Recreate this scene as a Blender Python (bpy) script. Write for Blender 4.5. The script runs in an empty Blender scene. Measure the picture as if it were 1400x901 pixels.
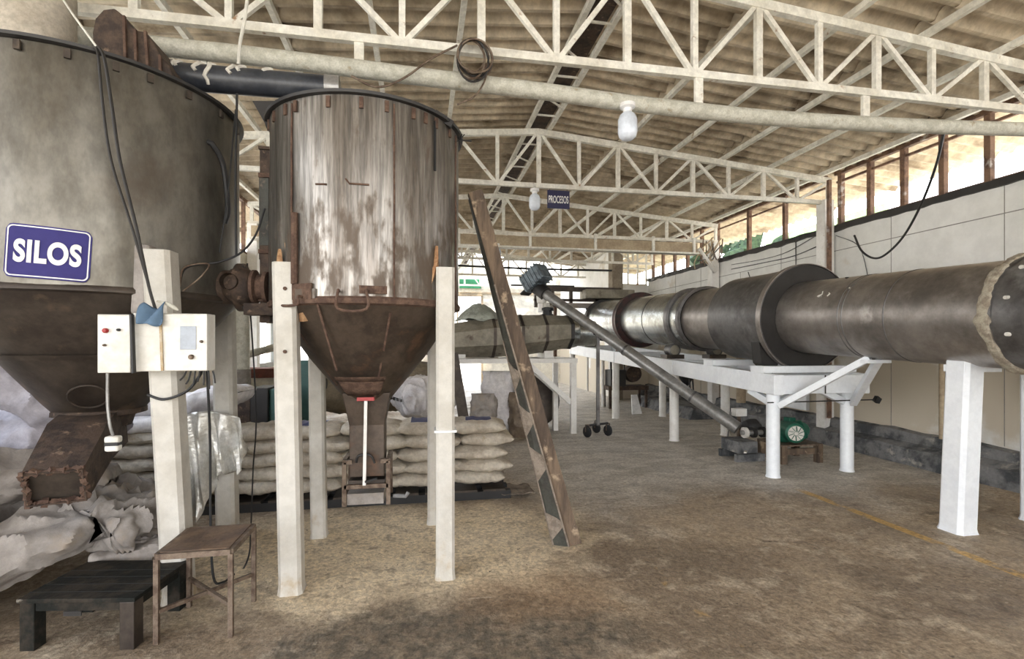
import bpy, bmesh, math, random
from mathutils import Vector, Matrix, noise
R = math.radians
random.seed(7)
S = bpy.context.scene
COL = S.collection

# ------------------------------------------------------------------ camera, sky, sun, exposure
YAW = R(10.4); CH = 1.6; FPX = 680.0; HOR = 470.0
cam_d = bpy.data.cameras.new('camera'); cam = bpy.data.objects.new('camera', cam_d); COL.objects.link(cam)
cam.location = (0, 0, CH); cam.rotation_euler = (R(90), 0, -YAW)
cam_d.sensor_width = 36; cam_d.lens = FPX / 1400 * 36
cam_d.shift_y = (HOR - 450.5) / 1400
cam_d.clip_start = 0.05; cam_d.clip_end = 400
S.camera = cam
S.view_settings.view_transform = 'Standard'; S.view_settings.look = 'None'
S.view_settings.gamma = 1; S.view_settings.use_curve_mapping = False
S.view_settings.exposure = 0.52
S.cycles.use_denoising = True
S.cycles.max_bounces = 10; S.cycles.diffuse_bounces = 6; S.cycles.glossy_bounces = 4
S.cycles.sample_clamp_indirect = 6; S.cycles.caustics_reflective = False; S.cycles.caustics_refractive = False

W = bpy.data.worlds.new('sky'); S.world = W; W.use_nodes = True
wn = W.node_tree.nodes; wl = W.node_tree.links; wn.clear()
wo = wn.new('ShaderNodeOutputWorld'); wb = wn.new('ShaderNodeBackground')
wt = wn.new('ShaderNodeTexCoord'); wsep = wn.new('ShaderNodeSeparateXYZ'); wr = wn.new('ShaderNodeValToRGB')
wl.new(wt.outputs['Generated'], wsep.inputs[0]); wl.new(wsep.outputs['Z'], wr.inputs[0])
wr.color_ramp.elements[0].position = 0.0; wr.color_ramp.elements[0].color = (1.0, 0.97, 0.93, 1)
wr.color_ramp.elements[1].position = 0.7; wr.color_ramp.elements[1].color = (0.72, 0.82, 1.0, 1)
wl.new(wr.outputs[0], wb.inputs[0]); wb.inputs[1].default_value = 4.2
wl.new(wb.outputs[0], wo.inputs[0])

sun_d = bpy.data.lights.new('sun', 'SUN'); sun = bpy.data.objects.new('sun', sun_d); COL.objects.link(sun)
sun_d.energy = 10.0; sun_d.angle = R(2); sun_d.color = (1, 0.93, 0.8)
sun.rotation_euler = (R(12), R(38), 0); sun.location = (20, -10, 30)

# ------------------------------------------------------------------ helpers
sY, cY = math.sin(YAW), math.cos(YAW)
def at(px, py, Y):
    """photo position -> world point on the plane at distance Y down the hall"""
    t = (px - 700) / FPX; k = Y / (cY - sY * t)
    return Vector((k * (sY + cY * t), Y, CH + (HOR - py) / FPX * k))
def on_wall(px, py, X=6.585):
    t = (px - 700) / FPX; Y = X * (cY - sY * t) / (sY + cY * t)
    return Vector((X, Y, CH + (HOR - py) / FPX * Y / (cY - sY * t)))
def ground(px, py):
    d = FPX * CH / (py - HOR); l = (px - 700) / FPX * d
    return Vector((l * cY + d * sY, d * cY - l * sY, 0))

def rotm(rx=0, ry=0, rz=0):
    return Matrix.Rotation(rz, 3, 'Z') @ Matrix.Rotation(ry, 3, 'Y') @ Matrix.Rotation(rx, 3, 'X')

class MB:
    def __init__(s): s.v = []; s.f = []; s.sm = []; s.mi = []; s.m = 0
    def add(s, vs, fs, smooth=False):
        b = len(s.v); s.v += [Vector(v) for v in vs]
        for f in fs: s.f.append([b + i for i in f]); s.sm.append(smooth); s.mi.append(s.m)
        return s
    def box(s, c, size, rot=None, taper=1.0):
        x, y, z = [q / 2 for q in size]; c = Vector(c)
        vs = [(-x, -y, -z), (x, -y, -z), (x, y, -z), (-x, y, -z), (-x*taper, -y*taper, z), (x*taper, -y*taper, z), (x*taper, y*taper, z), (-x*taper, y*taper, z)]
        vs = [c + ((rot @ Vector(v)) if rot else Vector(v)) for v in vs]
        return s.add(vs, [(0, 3, 2, 1), (4, 5, 6, 7), (0, 1, 5, 4), (1, 2, 6, 5), (2, 3, 7, 6), (3, 0, 4, 7)])
    def bx(s, x0, x1, y0, y1, z0, z1):
        return s.box(((x0+x1)/2, (y0+y1)/2, (z0+z1)/2), (x1-x0, y1-y0, z1-z0))
    def bar(s, p, q, w, h, up=(0, 0, 1)):
        p, q = Vector(p), Vector(q); d = q - p; L = d.length; d.normalize(); up = Vector(up)
        if abs(d.dot(up)) > .98: up = Vector((0, 1, 0))
        a = d.cross(up).normalized(); b = a.cross(d)
        m = Matrix((a, d, b)).transposed()
        return s.box((p + q) / 2, (w, L, h), m)
    def tube(s, pts, r, n=10, smooth=True, cap=True, closed=False):
        pts = [Vector(p) for p in pts]; N = len(pts); rs = r if isinstance(r, (list, tuple)) else [r] * N
        rings = []; prev = None
        for i, p in enumerate(pts):
            if closed: d = pts[(i+1) % N] - pts[i-1]
            else: d = pts[min(i+1, N-1)] - pts[max(i-1, 0)]
            d = d.normalized() if d.length > 1e-9 else Vector((0, 0, 1))
            if prev is None:
                a = d.orthogonal().normalized()
            else:
                a = (prev - d * prev.dot(d)); a = a.normalized() if a.length > 1e-6 else d.orthogonal().normalized()
            prev = a; b = d.cross(a)
            rings.append([p + (a * math.cos(2*math.pi*k/n) + b * math.sin(2*math.pi*k/n)) * rs[i] for k in range(n)])
        vs = [v for rg in rings for v in rg]; fs = []
        for i in range(N if closed else N - 1):
            j = (i + 1) % N
            for k in range(n): fs.append((i*n+k, i*n+(k+1) % n, j*n+(k+1) % n, j*n+k))
        s.add(vs, fs, smooth)
        if cap and not closed:
            s.add(rings[0], [tuple(reversed(range(n)))]); s.add(rings[-1], [tuple(range(n))])
        return s
    def lathe(s, prof, c=(0, 0, 0), m=None, n=48, smooth=True, a0=0, a1=2*math.pi, wob=None):
        """prof: (r,z) pairs; a ring per pair; each segment smooth round, sharp between segments"""
        c = Vector(c); full = abs(a1 - a0 - 2*math.pi) < 1e-6; nn = n if full else n + 1
        def P(r, z, k):
            a = a0 + (a1-a0) * k / n
            if wob: r = r + wob(a, z) if r > .01 else r
            v = Vector((r*math.cos(a), r*math.sin(a), z))
            return c + (m @ v if m else v)
        for i in range(len(prof) - 1):
            (r0, z0), (r1, z1) = prof[i], prof[i+1]
            vs = [P(r0, z0, k) for k in range(nn)] + [P(r1, z1, k) for k in range(nn)]
            fs = [(k, (k+1) % nn, nn + (k+1) % nn, nn + k) for k in range(n)]
            s.add(vs, fs, smooth)
        return s
    def prism(s, poly, ext):
        """poly list of 3d points, extruded by vector ext"""
        n = len(poly); ext = Vector(ext); a = [Vector(p) for p in poly]; b = [p + ext for p in a]
        return s.add(a + b, [tuple(reversed(range(n))), tuple(range(n, 2*n))] + [(i, (i+1) % n, n+(i+1) % n, n+i) for i in range(n)])
    def loft(s, secs, smooth=False, cap=True):
        n = len(secs[0]); vs = [Vector(p) for q in secs for p in q]; fs = []
        for i in range(len(secs)-1):
            for k in range(n): fs.append((i*n+k, i*n+(k+1) % n, (i+1)*n+(k+1) % n, (i+1)*n+k))
        s.add(vs, fs, smooth)
        if cap: s.add(secs[0], [tuple(reversed(range(n)))]); s.add(secs[-1], [tuple(range(n))])
        return s
    def grid(s, fn, nu, nv, smooth=True):
        vs = [fn(i/nu, j/nv) for i in range(nu+1) for j in range(nv+1)]
        return s.add(vs, [(i*(nv+1)+j, (i+1)*(nv+1)+j, (i+1)*(nv+1)+j+1, i*(nv+1)+j+1) for i in range(nu) for j in range(nv)], smooth)
    def build(s, name, mat, parent=None, bevel=0, solid=0, keep=False, sub=0):
        off = Vector((0, 0, 0)); loc = Vector((0, 0, 0))
        if parent is not None:
            off = parent['_o'].to_tuple() if hasattr(parent['_o'], 'to_tuple') else tuple(parent['_o']); off = Vector(off)
        elif not keep:
            lo = [min(v[i] for v in s.v) for i in range(3)]; hi = [max(v[i] for v in s.v) for i in range(3)]
            off = Vector(((lo[0]+hi[0])/2, (lo[1]+hi[1])/2, lo[2])); loc = off
        me = bpy.data.meshes.new(name); me.from_pydata([v - off for v in s.v], [], s.f)
        me.polygons.foreach_set('use_smooth', s.sm)
        for m in (mat if isinstance(mat, (list, tuple)) else [mat]): me.materials.append(m)
        me.polygons.foreach_set('material_index', s.mi)
        bm = bmesh.new(); bm.from_mesh(me); bmesh.ops.remove_doubles(bm, verts=bm.verts, dist=1e-5)
        bmesh.ops.recalc_face_normals(bm, faces=bm.faces); 
        for e in bm.edges:
            if len(e.link_faces) == 2 and e.calc_face_angle(0) > R(38): e.smooth = False
        bm.to_mesh(me); bm.free(); me.update()
        o = bpy.data.objects.new(name, me); COL.objects.link(o); o.location = loc; o['_o'] = tuple(off)
        if parent is not None: o.parent = parent
        if bevel:
            b = o.modifiers.new('bevel', 'BEVEL'); b.width = bevel; b.segments = 2; b.limit_method = 'ANGLE'; b.angle_limit = R(40)
        if solid:
            b = o.modifiers.new('solid', 'SOLIDIFY'); b.thickness = solid
        if sub:
            b = o.modifiers.new('sub', 'SUBSURF'); b.levels = sub; b.render_levels = sub
        return o

def tag(o, label=None, cat=None, group=None, kind=None):
    if label: o['label'] = label
    if cat: o['category'] = cat
    if group: o['group'] = group
    if kind: o['kind'] = kind
    return o
def thing(name, label, cat, loc, group=None):
    o = bpy.data.objects.new(name, None); COL.objects.link(o); o.location = loc; o['_o'] = tuple(loc)
    o.empty_display_size = .1
    return tag(o, label, cat, group)
def struct(mb, name, mat, **k):
    return tag(mb.build(name, mat, keep=True, **k), kind='structure')
def copy_tree(o, parent=None):
    c = o.copy(); COL.objects.link(c)
    if parent is not None: c.parent = parent
    for ch in list(o.children): copy_tree(ch, c)
    return c
def crv(pts, n=8):
    """catmull-rom through points"""
    P = [Vector(p) for p in pts]; P = [P[0]*2-P[1]] + P + [P[-1]*2-P[-2]]; out = []
    for i in range(1, len(P)-2):
        for k in range(n):
            t = k/n; a, b, c, d = P[i-1:i+3]
            out.append(.5*((2*b)+(c-a)*t+(2*a-5*b+4*c-d)*t*t+(3*b-a-3*c+d)*t**3))
    out.append(P[-2]); return out
def nz(p, sc=1.0): return noise.noise(Vector(p) * sc)

# ------------------------------------------------------------------ materials
def mat(name, base, alt=None, sc=6, stretch=(1, 1, 1), lo=.42, hi=.62, rough=.6, metal=0.0, bump=.15, bsc=None,
        third=None, t_sc=3, t_lo=.55, t_hi=.65, t_stretch=(1, 1, 1), t_metal=None, t_rough=None, zmask=None, fine=.12, spec=None, detail=6):
    m = bpy.data.materials.new(name); m.use_nodes = True; N = m.node_tree.nodes; L = m.node_tree.links
    b = N['Principled BSDF']; b.inputs['Roughness'].default_value = rough; b.inputs['Metallic'].default_value = metal
    if spec is not None: b.inputs['Specular IOR Level'].default_value = spec
    geo = N.new('ShaderNodeNewGeometry')
    def nt(scale, st, det=detail, ro=.6):
        mp = N.new('ShaderNodeMapping'); mp.inputs['Scale'].default_value = st; L.new(geo.outputs['Position'], mp.inputs[0])
        n = N.new('ShaderNodeTexNoise'); n.inputs['Scale'].default_value = scale; n.inputs['Detail'].default_value = det; n.inputs['Roughness'].default_value = ro
        L.new(mp.outputs[0], n.inputs['Vector']); return n
    def ramp(src, lo, hi):
        r = N.new('ShaderNodeMapRange'); r.inputs[1].default_value = lo; r.inputs[2].default_value = hi; r.interpolation_type = 'SMOOTHSTEP'
        L.new(src, r.inputs[0]); return r.outputs[0]
    def mix(f, a, c):
        x = N.new('ShaderNodeMix'); x.data_type = 'RGBA'
        if isinstance(f, float): x.inputs[0].default_value = f
        else: L.new(f, x.inputs[0])
        for q, i in ((a, 6), (c, 7)):
            if isinstance(q, tuple): x.inputs[i].default_value = (*q, 1)
            else: L.new(q, x.inputs[i])
        return x.outputs[2]
    alt = alt or tuple(q * .7 for q in base)
    n1 = nt(sc, stretch); f1 = ramp(n1.outputs[0], lo, hi)
    col = mix(f1, base, alt)
    n2 = nt(sc * 6, stretch, 4, .7)
    if fine:
        r2 = ramp(n2.outputs[0], .3, .7)
        hsv = N.new('ShaderNodeMix'); hsv.data_type = 'RGBA'; hsv.blend_type = 'MULTIPLY'; hsv.inputs[0].default_value = 1
        cr = mix(r2, (1-fine*1.6,)*3, (1+fine*.6,)*3); L.new(col, hsv.inputs[6]); L.new(cr, hsv.inputs[7]); col = hsv.outputs[2]
    if third:
        n3 = nt(t_sc, t_stretch); src = n3.outputs[0]
        if zmask:      # (z0,z1,amount): more of the third colour towards z0
            sp = N.new('ShaderNodeSeparateXYZ'); L.new(geo.outputs['Position'], sp.inputs[0])
            g = N.new('ShaderNodeMapRange'); g.inputs[1].default_value = zmask[0]; g.inputs[2].default_value = zmask[1]
            g.inputs[3].default_value = zmask[2]; g.inputs[4].default_value = 0; L.new(sp.outputs['Z'], g.inputs[0])
            ad = N.new('ShaderNodeMath'); ad.operation = 'ADD'; L.new(src, ad.inputs[0]); L.new(g.outputs[0], ad.inputs[1]); src = ad.outputs[0]
        f3 = ramp(src, t_lo, t_hi); col = mix(f3, col, third)
        def vmix(a, c, sock):
            x = N.new('ShaderNodeMapRange'); x.inputs[3].default_value = a; x.inputs[4].default_value = c; L.new(f3, x.inputs[0]); L.new(x.outputs[0], sock)
        if t_metal is not None: vmix(metal, t_metal, b.inputs['Metallic'])
        if t_rough is not None: vmix(rough, t_rough, b.inputs['Roughness'])
    L.new(col, b.inputs['Base Color'])
    if bump:
        bp = N.new('ShaderNodeBump'); bp.inputs['Strength'].default_value = bump; bp.inputs['Distance'].default_value = .02
        nb = nt(bsc or sc * 3, stretch, 5, .65); L.new(nb.outputs[0], bp.inputs['Height']); L.new(bp.outputs[0], b.inputs['Normal'])
    return m
def plain(name, c, rough=.5, metal=0): 
    return mat(name, c, tuple(q*.8 for q in c), sc=5, rough=rough, metal=metal, bump=.04, fine=.05)

M_white = mat('white_paint', (.82, .81, .78), (.74, .72, .68), sc=5, rough=.5, bump=.06, third=(.36, .27, .18), t_sc=9, t_lo=.68, t_hi=.76, fine=.04)
M_post = mat('white_concrete', (.60, .58, .53), (.52, .495, .44), sc=2.5, rough=.75, bump=.25, bsc=40, third=(.42, .33, .21), t_sc=6, t_lo=.64, t_hi=.9, zmask=(0, .4, .2), fine=.05)
M_steelw = mat('cream_painted_steel', (.82, .80, .73), (.68, .65, .57), sc=3, rough=.55, bump=.05, third=(.30, .18, .10), t_sc=7, t_lo=.64, t_hi=.74)
M_beam = mat('cool_white_paint', (.87, .91, .95), (.81, .85, .90), sc=4, rough=.45, bump=.06, third=(.36, .30, .24), t_sc=8, t_lo=.69, t_hi=.77, fine=.03)
M_roof = mat('fibre_cement', (.66, .565, .43), (.42, .345, .25), sc=1.1, stretch=(1, .35, 1), lo=.38, hi=.62, rough=.9, bump=.12, bsc=20, third=(.17, .125, .08), t_sc=1.7, t_lo=.53, t_hi=.68, t_stretch=(.55, 1, 1), fine=.18)
M_wall = mat('wall_paint', (.80, .80, .78), (.73, .73, .70), sc=.7, rough=.75, bump=.03, third=(.58, .52, .42), t_sc=.8, t_lo=.60, t_hi=.72, zmask=(1.15, 1.75, .3), fine=.05)
M_wallg = mat('wall_paint_far', (.84, .80, .69), (.76, .71, .60), sc=1.4, rough=.8, bump=.05)
M_dark = plain('dark_steel', (.035, .033, .032), .5, .3)
M_black = plain('black_rubber', (.015, .015, .016), .55)
M_kerb = mat('mouldy_kerb', (.20, .20, .20), (.06, .065, .07), sc=3.5, rough=.85, bump=.6, bsc=14, third=(.36, .34, .30), t_sc=5, t_lo=.58, t_hi=.7)
M_silo1 = mat('stained_steel', (.19, .178, .153), (.125, .112, .09), sc=1.6, stretch=(1, 1, .5), rough=.36, metal=.7, bump=.08, bsc=9, third=(.10, .075, .055), t_sc=1.6, t_lo=.56, t_hi=.86, t_metal=.4, t_rough=.55, zmask=(1.7, 2.2, .16), fine=.18)
M_cone1 = mat('brown_steel', (.080, .064, .051), (.048, .037, .030), sc=3, rough=.5, metal=.45, bump=.12, third=(.12, .088, .062), t_sc=4, t_lo=.58, t_hi=.7)
M_silo2 = mat('rusted_steel', (.37, .35, .32), (.20, .178, .155), sc=7, stretch=(1, 1, .06), lo=.40, hi=.64, rough=.33, metal=.8, bump=.08, bsc=8, third=(.11, .084, .063), t_sc=11, t_stretch=(1, 1, .4), t_lo=.54, t_hi=.74, t_metal=.35, t_rough=.55, zmask=(1.85, 2.8, .2), fine=.3)
M_cone2 = mat('rust_dark', (.09, .067, .05), (.048, .036, .028), sc=4, rough=.48, metal=.45, bump=.15, third=(.15, .085, .052), t_sc=4, t_lo=.55, t_hi=.75, zmask=(.6, 1.4, .08))
M_rust = mat('rust', (.09, .06, .043), (.042, .029, .023), sc=9, rough=.75, metal=.2, bump=.35, third=(.21, .145, .10), t_sc=14, t_lo=.6, t_hi=.7)
M_seam = mat('weld_rust', (.085, .048, .034), (.14, .085, .058), sc=20, rough=.85, bump=.4)
M_galv = mat('galvanised_shell', (.52, .55, .55), (.36, .38, .38), sc=2.5, rough=.26, metal=.9, bump=.05, third=(.25, .23, .21), t_sc=2.5, t_lo=.54, t_hi=.7, fine=.12)
M_drum = mat('dull_drum_steel', (.36, .33, .305), (.22, .20, .185), sc=1.3, rough=.38, metal=.75, bump=.04, third=(.50, .47, .44), t_sc=3.2, t_lo=.60, t_hi=.78, fine=.15)
M_drumd = mat('dark_drum_steel', (.17, .165, .163), (.095, .09, .088), sc=3, rough=.42, metal=.6, bump=.08, third=(.24, .24, .24), t_sc=4, t_lo=.58, t_hi=.74)
M_tube = mat('auger_tube_steel', (.34, .335, .325), (.24, .235, .225), sc=5, rough=.36, metal=.5, bump=.04)
M_wood = mat('weathered_wood', (.17, .12, .08), (.08, .056, .04), sc=9, stretch=(1, 1, .15), rough=.85, bump=.5, third=(.33, .25, .17), t_sc=7, t_lo=.58, t_hi=.68)
M_greenp = mat('green_flaked_paint', (.05, .052, .042), (.035, .032, .026), sc=9, rough=.6, bump=.2, third=(.12, .095, .07), t_sc=12, t_lo=.6, t_hi=.68)
M_paper = mat('torn_paper', (.27, .225, .18), (.18, .145, .115), sc=15, rough=.9, bump=.3)
M_sack = mat('woven_sack', (.60, .55, .465), (.46, .405, .33), sc=5, rough=.75, bump=.35, bsc=60, third=(.40, .33, .24), t_sc=6, t_lo=.62, t_hi=.75)
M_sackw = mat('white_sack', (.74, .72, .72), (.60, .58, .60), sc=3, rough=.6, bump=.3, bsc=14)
M_sackg = mat('dusty_shaded_sack', (.34, .31, .285), (.26, .235, .215), sc=3, rough=.75, bump=.35, bsc=16, third=(.30, .25, .20), t_sc=3, t_lo=.55, t_hi=.7)  # dusty white, darkened in colour for the shade on the heap
M_sackl = mat('shaded_white_sack', (.33, .315, .35), (.25, .24, .27), sc=3, rough=.65, bump=.3, bsc=14)  # white sack greyed in colour to carry the heap's shade
M_print = plain('navy_print', (.05, .06, .16), .6)
M_plastic = mat('silvery_film', (.78, .78, .75), (.62, .60, .54), sc=6, rough=.12, metal=.3, bump=.5, bsc=14)
M_blue = mat('sign_blue', (.04, .035, .17), (.035, .03, .15), rough=.6, bump=0, fine=.03, spec=.2)
M_signw = plain('sign_white', (.86, .86, .86), .4)
M_pipe = mat('old_white_pipe', (.58, .57, .50), (.46, .45, .38), sc=14, rough=.7, bump=.3, bsc=40, third=(.34, .29, .2), t_sc=9, t_lo=.6, t_hi=.72)
M_bpipe = mat('black_plastic_pipe', (.028, .032, .042), (.05, .055, .065), sc=6, rough=.35, bump=.05)
M_drip = plain('lime_drip', (.72, .70, .64), .7)
M_cloth = plain('blue_cloth', (.10, .17, .26), .8)
M_bench = mat('bench_dark_paint', (.012, .013, .011), (.04, .033, .025), sc=8, rough=.75, spec=.2, bump=.25, third=(.34, .31, .26), t_sc=5, t_lo=.66, t_hi=.74)
M_stoolt = mat('stool_board', (.17, .11, .07), (.10, .065, .045), sc=6, rough=.7, bump=.25, third=(.34, .24, .15), t_sc=5, t_lo=.62, t_hi=.74)
M_stool = mat('stool_steel', (.20, .15, .11), (.10, .065, .045), sc=16, rough=.6, metal=.3, bump=.3)
M_green = plain('motor_green', (.018, .12, .075), .35, .2)
M_teal = plain('teal_paint', (.05, .13, .12), .5)
M_bluegrey = mat('blue_grey_casting', (.17, .21, .24), (.09, .11, .13), sc=9, rough=.5, metal=.3, bump=.1)
M_tarp = mat('grey_olive_lagging', (.30, .275, .22), (.20, .18, .14), sc=2.5, rough=.6, metal=.2, bump=.25, bsc=9, third=(.09, .06, .045), t_sc=3, t_lo=.58, t_hi=.7)
M_ash = mat('pale_lagging', (.42, .38, .30), (.26, .22, .17), sc=16, rough=.95, bump=.9, bsc=30)
M_bulb = plain('milk_glass', (.74, .80, .90), .2)
M_red = plain('red_plastic', (.35, .02, .02), .4)
M_exit = plain('sign_green', (.05, .30, .14), .5)
M_brown = mat('rusty_brown_post', (.22, .13, .085), (.12, .07, .05), sc=8, rough=.8, bump=.2, third=(.42, .38, .36), t_sc=5, t_lo=.58, t_hi=.7)
M_tan = mat('tan_beam', (.46, .37, .25), (.36, .28, .19), sc=4, rough=.7, bump=.08)
M_foam = mat('expanding_foam', (.52, .32, .17), (.34, .18, .09), sc=14, rough=.9, bump=.6)
M_leaf = mat('dark_foliage', (.05, .09, .04), (.02, .04, .02), sc=9, rough=.8, bump=.5)
M_outg = mat('outside_concrete', (.62, .58, .50), (.52, .48, .40), sc=.6, rough=.9, bump=.05)
M_outgreen = plain('outside_green', (.32, .55, .22), .6)
M_orange = plain('orange_lagging', (.55, .25, .10), .6)

# floor: stained concrete with dust, grey far area lightened for stronger light, faded yellow lines
def floor_mat():
    m = bpy.data.materials.new('stained_floor'); m.use_nodes = True; N = m.node_tree.nodes; L = m.node_tree.links
    b = N['Principled BSDF']; g = N.new('ShaderNodeNewGeometry'); sp = N.new('ShaderNodeSeparateXYZ'); L.new(g.outputs['Position'], sp.inputs[0])
    def noi(sc, det=8, ro=.6, st=(1, 1, 1), dist=0.0):
        mp = N.new('ShaderNodeMapping'); mp.inputs['Scale'].default_value = st; L.new(g.outputs['Position'], mp.inputs[0])
        n = N.new('ShaderNodeTexNoise'); n.inputs['Scale'].default_value = sc; n.inputs['Detail'].default_value = det; n.inputs['Roughness'].default_value = ro
        n.inputs['Distortion'].default_value = dist; L.new(mp.outputs[0], n.inputs['Vector']); return n.outputs[0]
    def rng(s, a, c, o0=0, o1=1, ss=True):
        r = N.new('ShaderNodeMapRange'); r.interpolation_type = 'SMOOTHSTEP' if ss else 'LINEAR'
        for i, v in ((1, a), (2, c), (3, o0), (4, o1)): r.inputs[i].default_value = v
        L.new(s, r.inputs[0]); return r.outputs[0]
    def ma(op, a, c=None):
        x = N.new('ShaderNodeMath'); x.operation = op
        for i, q in enumerate((a, c)):
            if q is None: continue
            if isinstance(q, (int, float)): x.inputs[i].default_value = q
            else: L.new(q, x.inputs[i])
        return x.outputs[0]
    def mix(f, a, c):
        x = N.new('ShaderNodeMix'); x.data_type = 'RGBA'; L.new(f, x.inputs[0])
        for q, i in ((a, 6), (c, 7)):
            if isinstance(q, tuple): x.inputs[i].default_value = (*q, 1)
            else: L.new(q, x.inputs[i])
        return x.outputs[2]
    X, Y = sp.outputs['X'], sp.outputs['Y']
    col = mix(rng(noi(.9, dist=.6), .38, .62), (.38, .305, .22), (.235, .185, .135))
    col = mix(rng(noi(3.2, dist=.4), .50, .66), col, (.47, .40, .31))
    col = mix(rng(noi(2.1, dist=1.0, st=(1, 1.3, 1)), .58, .72), col, (.14, .105, .075))
    col = mix(ma('MULTIPLY', rng(noi(11, 6, .75, dist=.8), .48, .62), .5), col, (.17, .13, .093))
    col = mix(ma('MULTIPLY', rng(noi(17, 6, .75, dist=1.2), .54, .66), .5), col, (.44, .38, .29))
    # grey concrete down the hall, with the brighter light there put into its colour
    gy = ma('ADD', rng(Y, 2.8, 6.2), ma('MULTIPLY', ma('SUBTRACT', noi(.8), .5), 1.6))
    gy = ma('MULTIPLY', rng(gy, .3, .9), rng(X, .3, 1.8))
    col = mix(ma('MULTIPLY', gy, .8), col, mix(rng(noi(2.5, dist=.8, st=(1, 1.8, 1)), .38, .62), (.60, .58, .54), (.40, .385, .355)))
    # spilled dust under the hoppers
    dx = ma('DIVIDE', ma('ADD', X, .25), 1.75); dy = ma('DIVIDE', ma('SUBTRACT', Y, 4.05), 1.05)
    dd = ma('ADD', ma('SQRT', ma('ADD', ma('MULTIPLY', dx, dx), ma('MULTIPLY', dy, dy))), ma('MULTIPLY', ma('SUBTRACT', noi(2.2, dist=.5), .5), 1.3))
    col = mix(ma('MULTIPLY', rng(dd, 1.15, .6), rng(noi(7), .2, .55)), col, (.70, .60, .44))
    # oily dark patch in front of the hopper legs
    ex = ma('DIVIDE', ma('SUBTRACT', X, .15), 1.0); ey = ma('DIVIDE', ma('SUBTRACT', Y, 2.65), .42)
    ed = ma('ADD', ma('SQRT', ma('ADD', ma('MULTIPLY', ex, ex), ma('MULTIPLY', ey, ey))), ma('MULTIPLY', ma('SUBTRACT', noi(2.6, dist=.6), .5), 1.6))
    col = mix(ma('MULTIPLY', rng(ed, 1.25, .8), ma('ADD', .45, ma('MULTIPLY', rng(noi(13), .4, .6), .4))), col, (.085, .075, .06))
    fx = ma('DIVIDE', ma('SUBTRACT', X, .75), .5); fy = ma('DIVIDE', ma('SUBTRACT', Y, 3.1), .35)
    fd_ = ma('ADD', ma('SQRT', ma('ADD', ma('MULTIPLY', fx, fx), ma('MULTIPLY', fy, fy))), ma('MULTIPLY', ma('SUBTRACT', noi(4.6, dist=.6), .5), 1.8))
    col = mix(ma('MULTIPLY', rng(fd_, 1.3, .5), .4), col, (.36, .24, .145))
    # pale flecks and ridges of dried dust
    col = mix(rng(noi(5, dist=1.5, st=(.6, 1.8, 1)), .66, .72), col, (.48, .42, .34))
    # hardened ridges by the board's foot
    col = mix(rng(noi(14, 4, .7), .62, .72), col, (.08, .06, .042))
    # faded yellow lines
    for x0, y0, y1, th in ((4.08, .5, 4.9, .38), (1.63, .5, 3.6, .54)):
        ln = ma('MULTIPLY', rng(ma('ABSOLUTE', ma('SUBTRACT', X, x0)), .055, .04), rng(noi(3.5), th, th + .14))
        ln = ma('MULTIPLY', ln, rng(Y, y1, y1 - .3)); col = mix(ma('MULTIPLY', ln, .75), col, (.55, .34, .09))
    L.new(col, b.inputs['Base Color'])
    L.new(rng(noi(1.6), .35, .65, .42, .8), b.inputs['Roughness'])
    bp = N.new('ShaderNodeBump'); bp.inputs['Strength'].default_value = .7; bp.inputs['Distance'].default_value = .02
    L.new(ma('ADD', noi(9), ma('MULTIPLY', noi(40), .5)), bp.inputs['Height'])
    hs = N.new('ShaderNodeMix'); hs.data_type = 'RGBA'; hs.blend_type = 'MULTIPLY'; hs.inputs[0].default_value = 1
    L.new(col, hs.inputs[6]); L.new(mix(rng(noi(28, 5, .8, dist=.6), .32, .68), (.68, .66, .63), (1.42, 1.40, 1.36)), hs.inputs[7]); L.new(hs.outputs[2], b.inputs['Base Color']); L.new(bp.outputs[0], b.inputs['Normal'])
    return m
M_floor = floor_mat()

# ------------------------------------------------------------------ setting
XR, XL, XM, YF, YN = 6.6, -3.25, 1.69, 19.7, -6.0
EAVE = 4.3
def roof_z(x): return 4.83 - .087 * abs(x - XM)
mb = MB(); mb.bx(XL-.3, XR+.4, YN-1, YF+.3, -.1, 0); struct(mb, 'floor', M_floor)
mb = MB(); mb.bx(XR+.41, 60, -60, 80, -.35, -.2); mb.bx(-60, XL-.31, -60, 80, -.35, -.2); mb.bx(XL-.31, XR+.41, YF+.31, 80, -.35, -.2); mb.bx(XL-.31, XR+.41, -60, YN-1.01, -.35, -.2)
struct(mb, 'trim_1', M_outg)

# corrugated roof in overlapping tiers
mb = MB()
pitch = .215; NY = int((17.9 - YN) / pitch * 6)  # sheets stop before the back wall; gap added so sky lights it
tiers = [0, 1.31, 2.96, 4.65, 6.25]
for sgn in (1, -1):
    for k in range(len(tiers) - 1):
        a0, a1 = tiers[k] - (.0 if k == 0 else .0), tiers[k+1] + .12
        def fn(u, v, a0=a0, a1=a1, k=k, sgn=sgn):
            x = XM + sgn * (a0 + (a1 - a0) * u); y = YN + (17.9 - YN) * v
            z = 4.88 - .087 * abs(x - XM) - .022 * k + .012 + .045 * math.tanh(1.6*math.sin(2 * math.pi * y / pitch) + .5)
            z += .02 * nz((x * .7, y * .6, 3)) + .012*(1-u)
            return Vector((x, y, z))
        mb.grid(fn, 4, NY)
ceil = struct(mb, 'ceiling', M_roof, solid=.008)
mb = MB(); mb.bx(XM-.13, XM+.13, YN, YF+.3, 4.80, 4.815); struct(mb, 'trim_2', M_rust)

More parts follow.
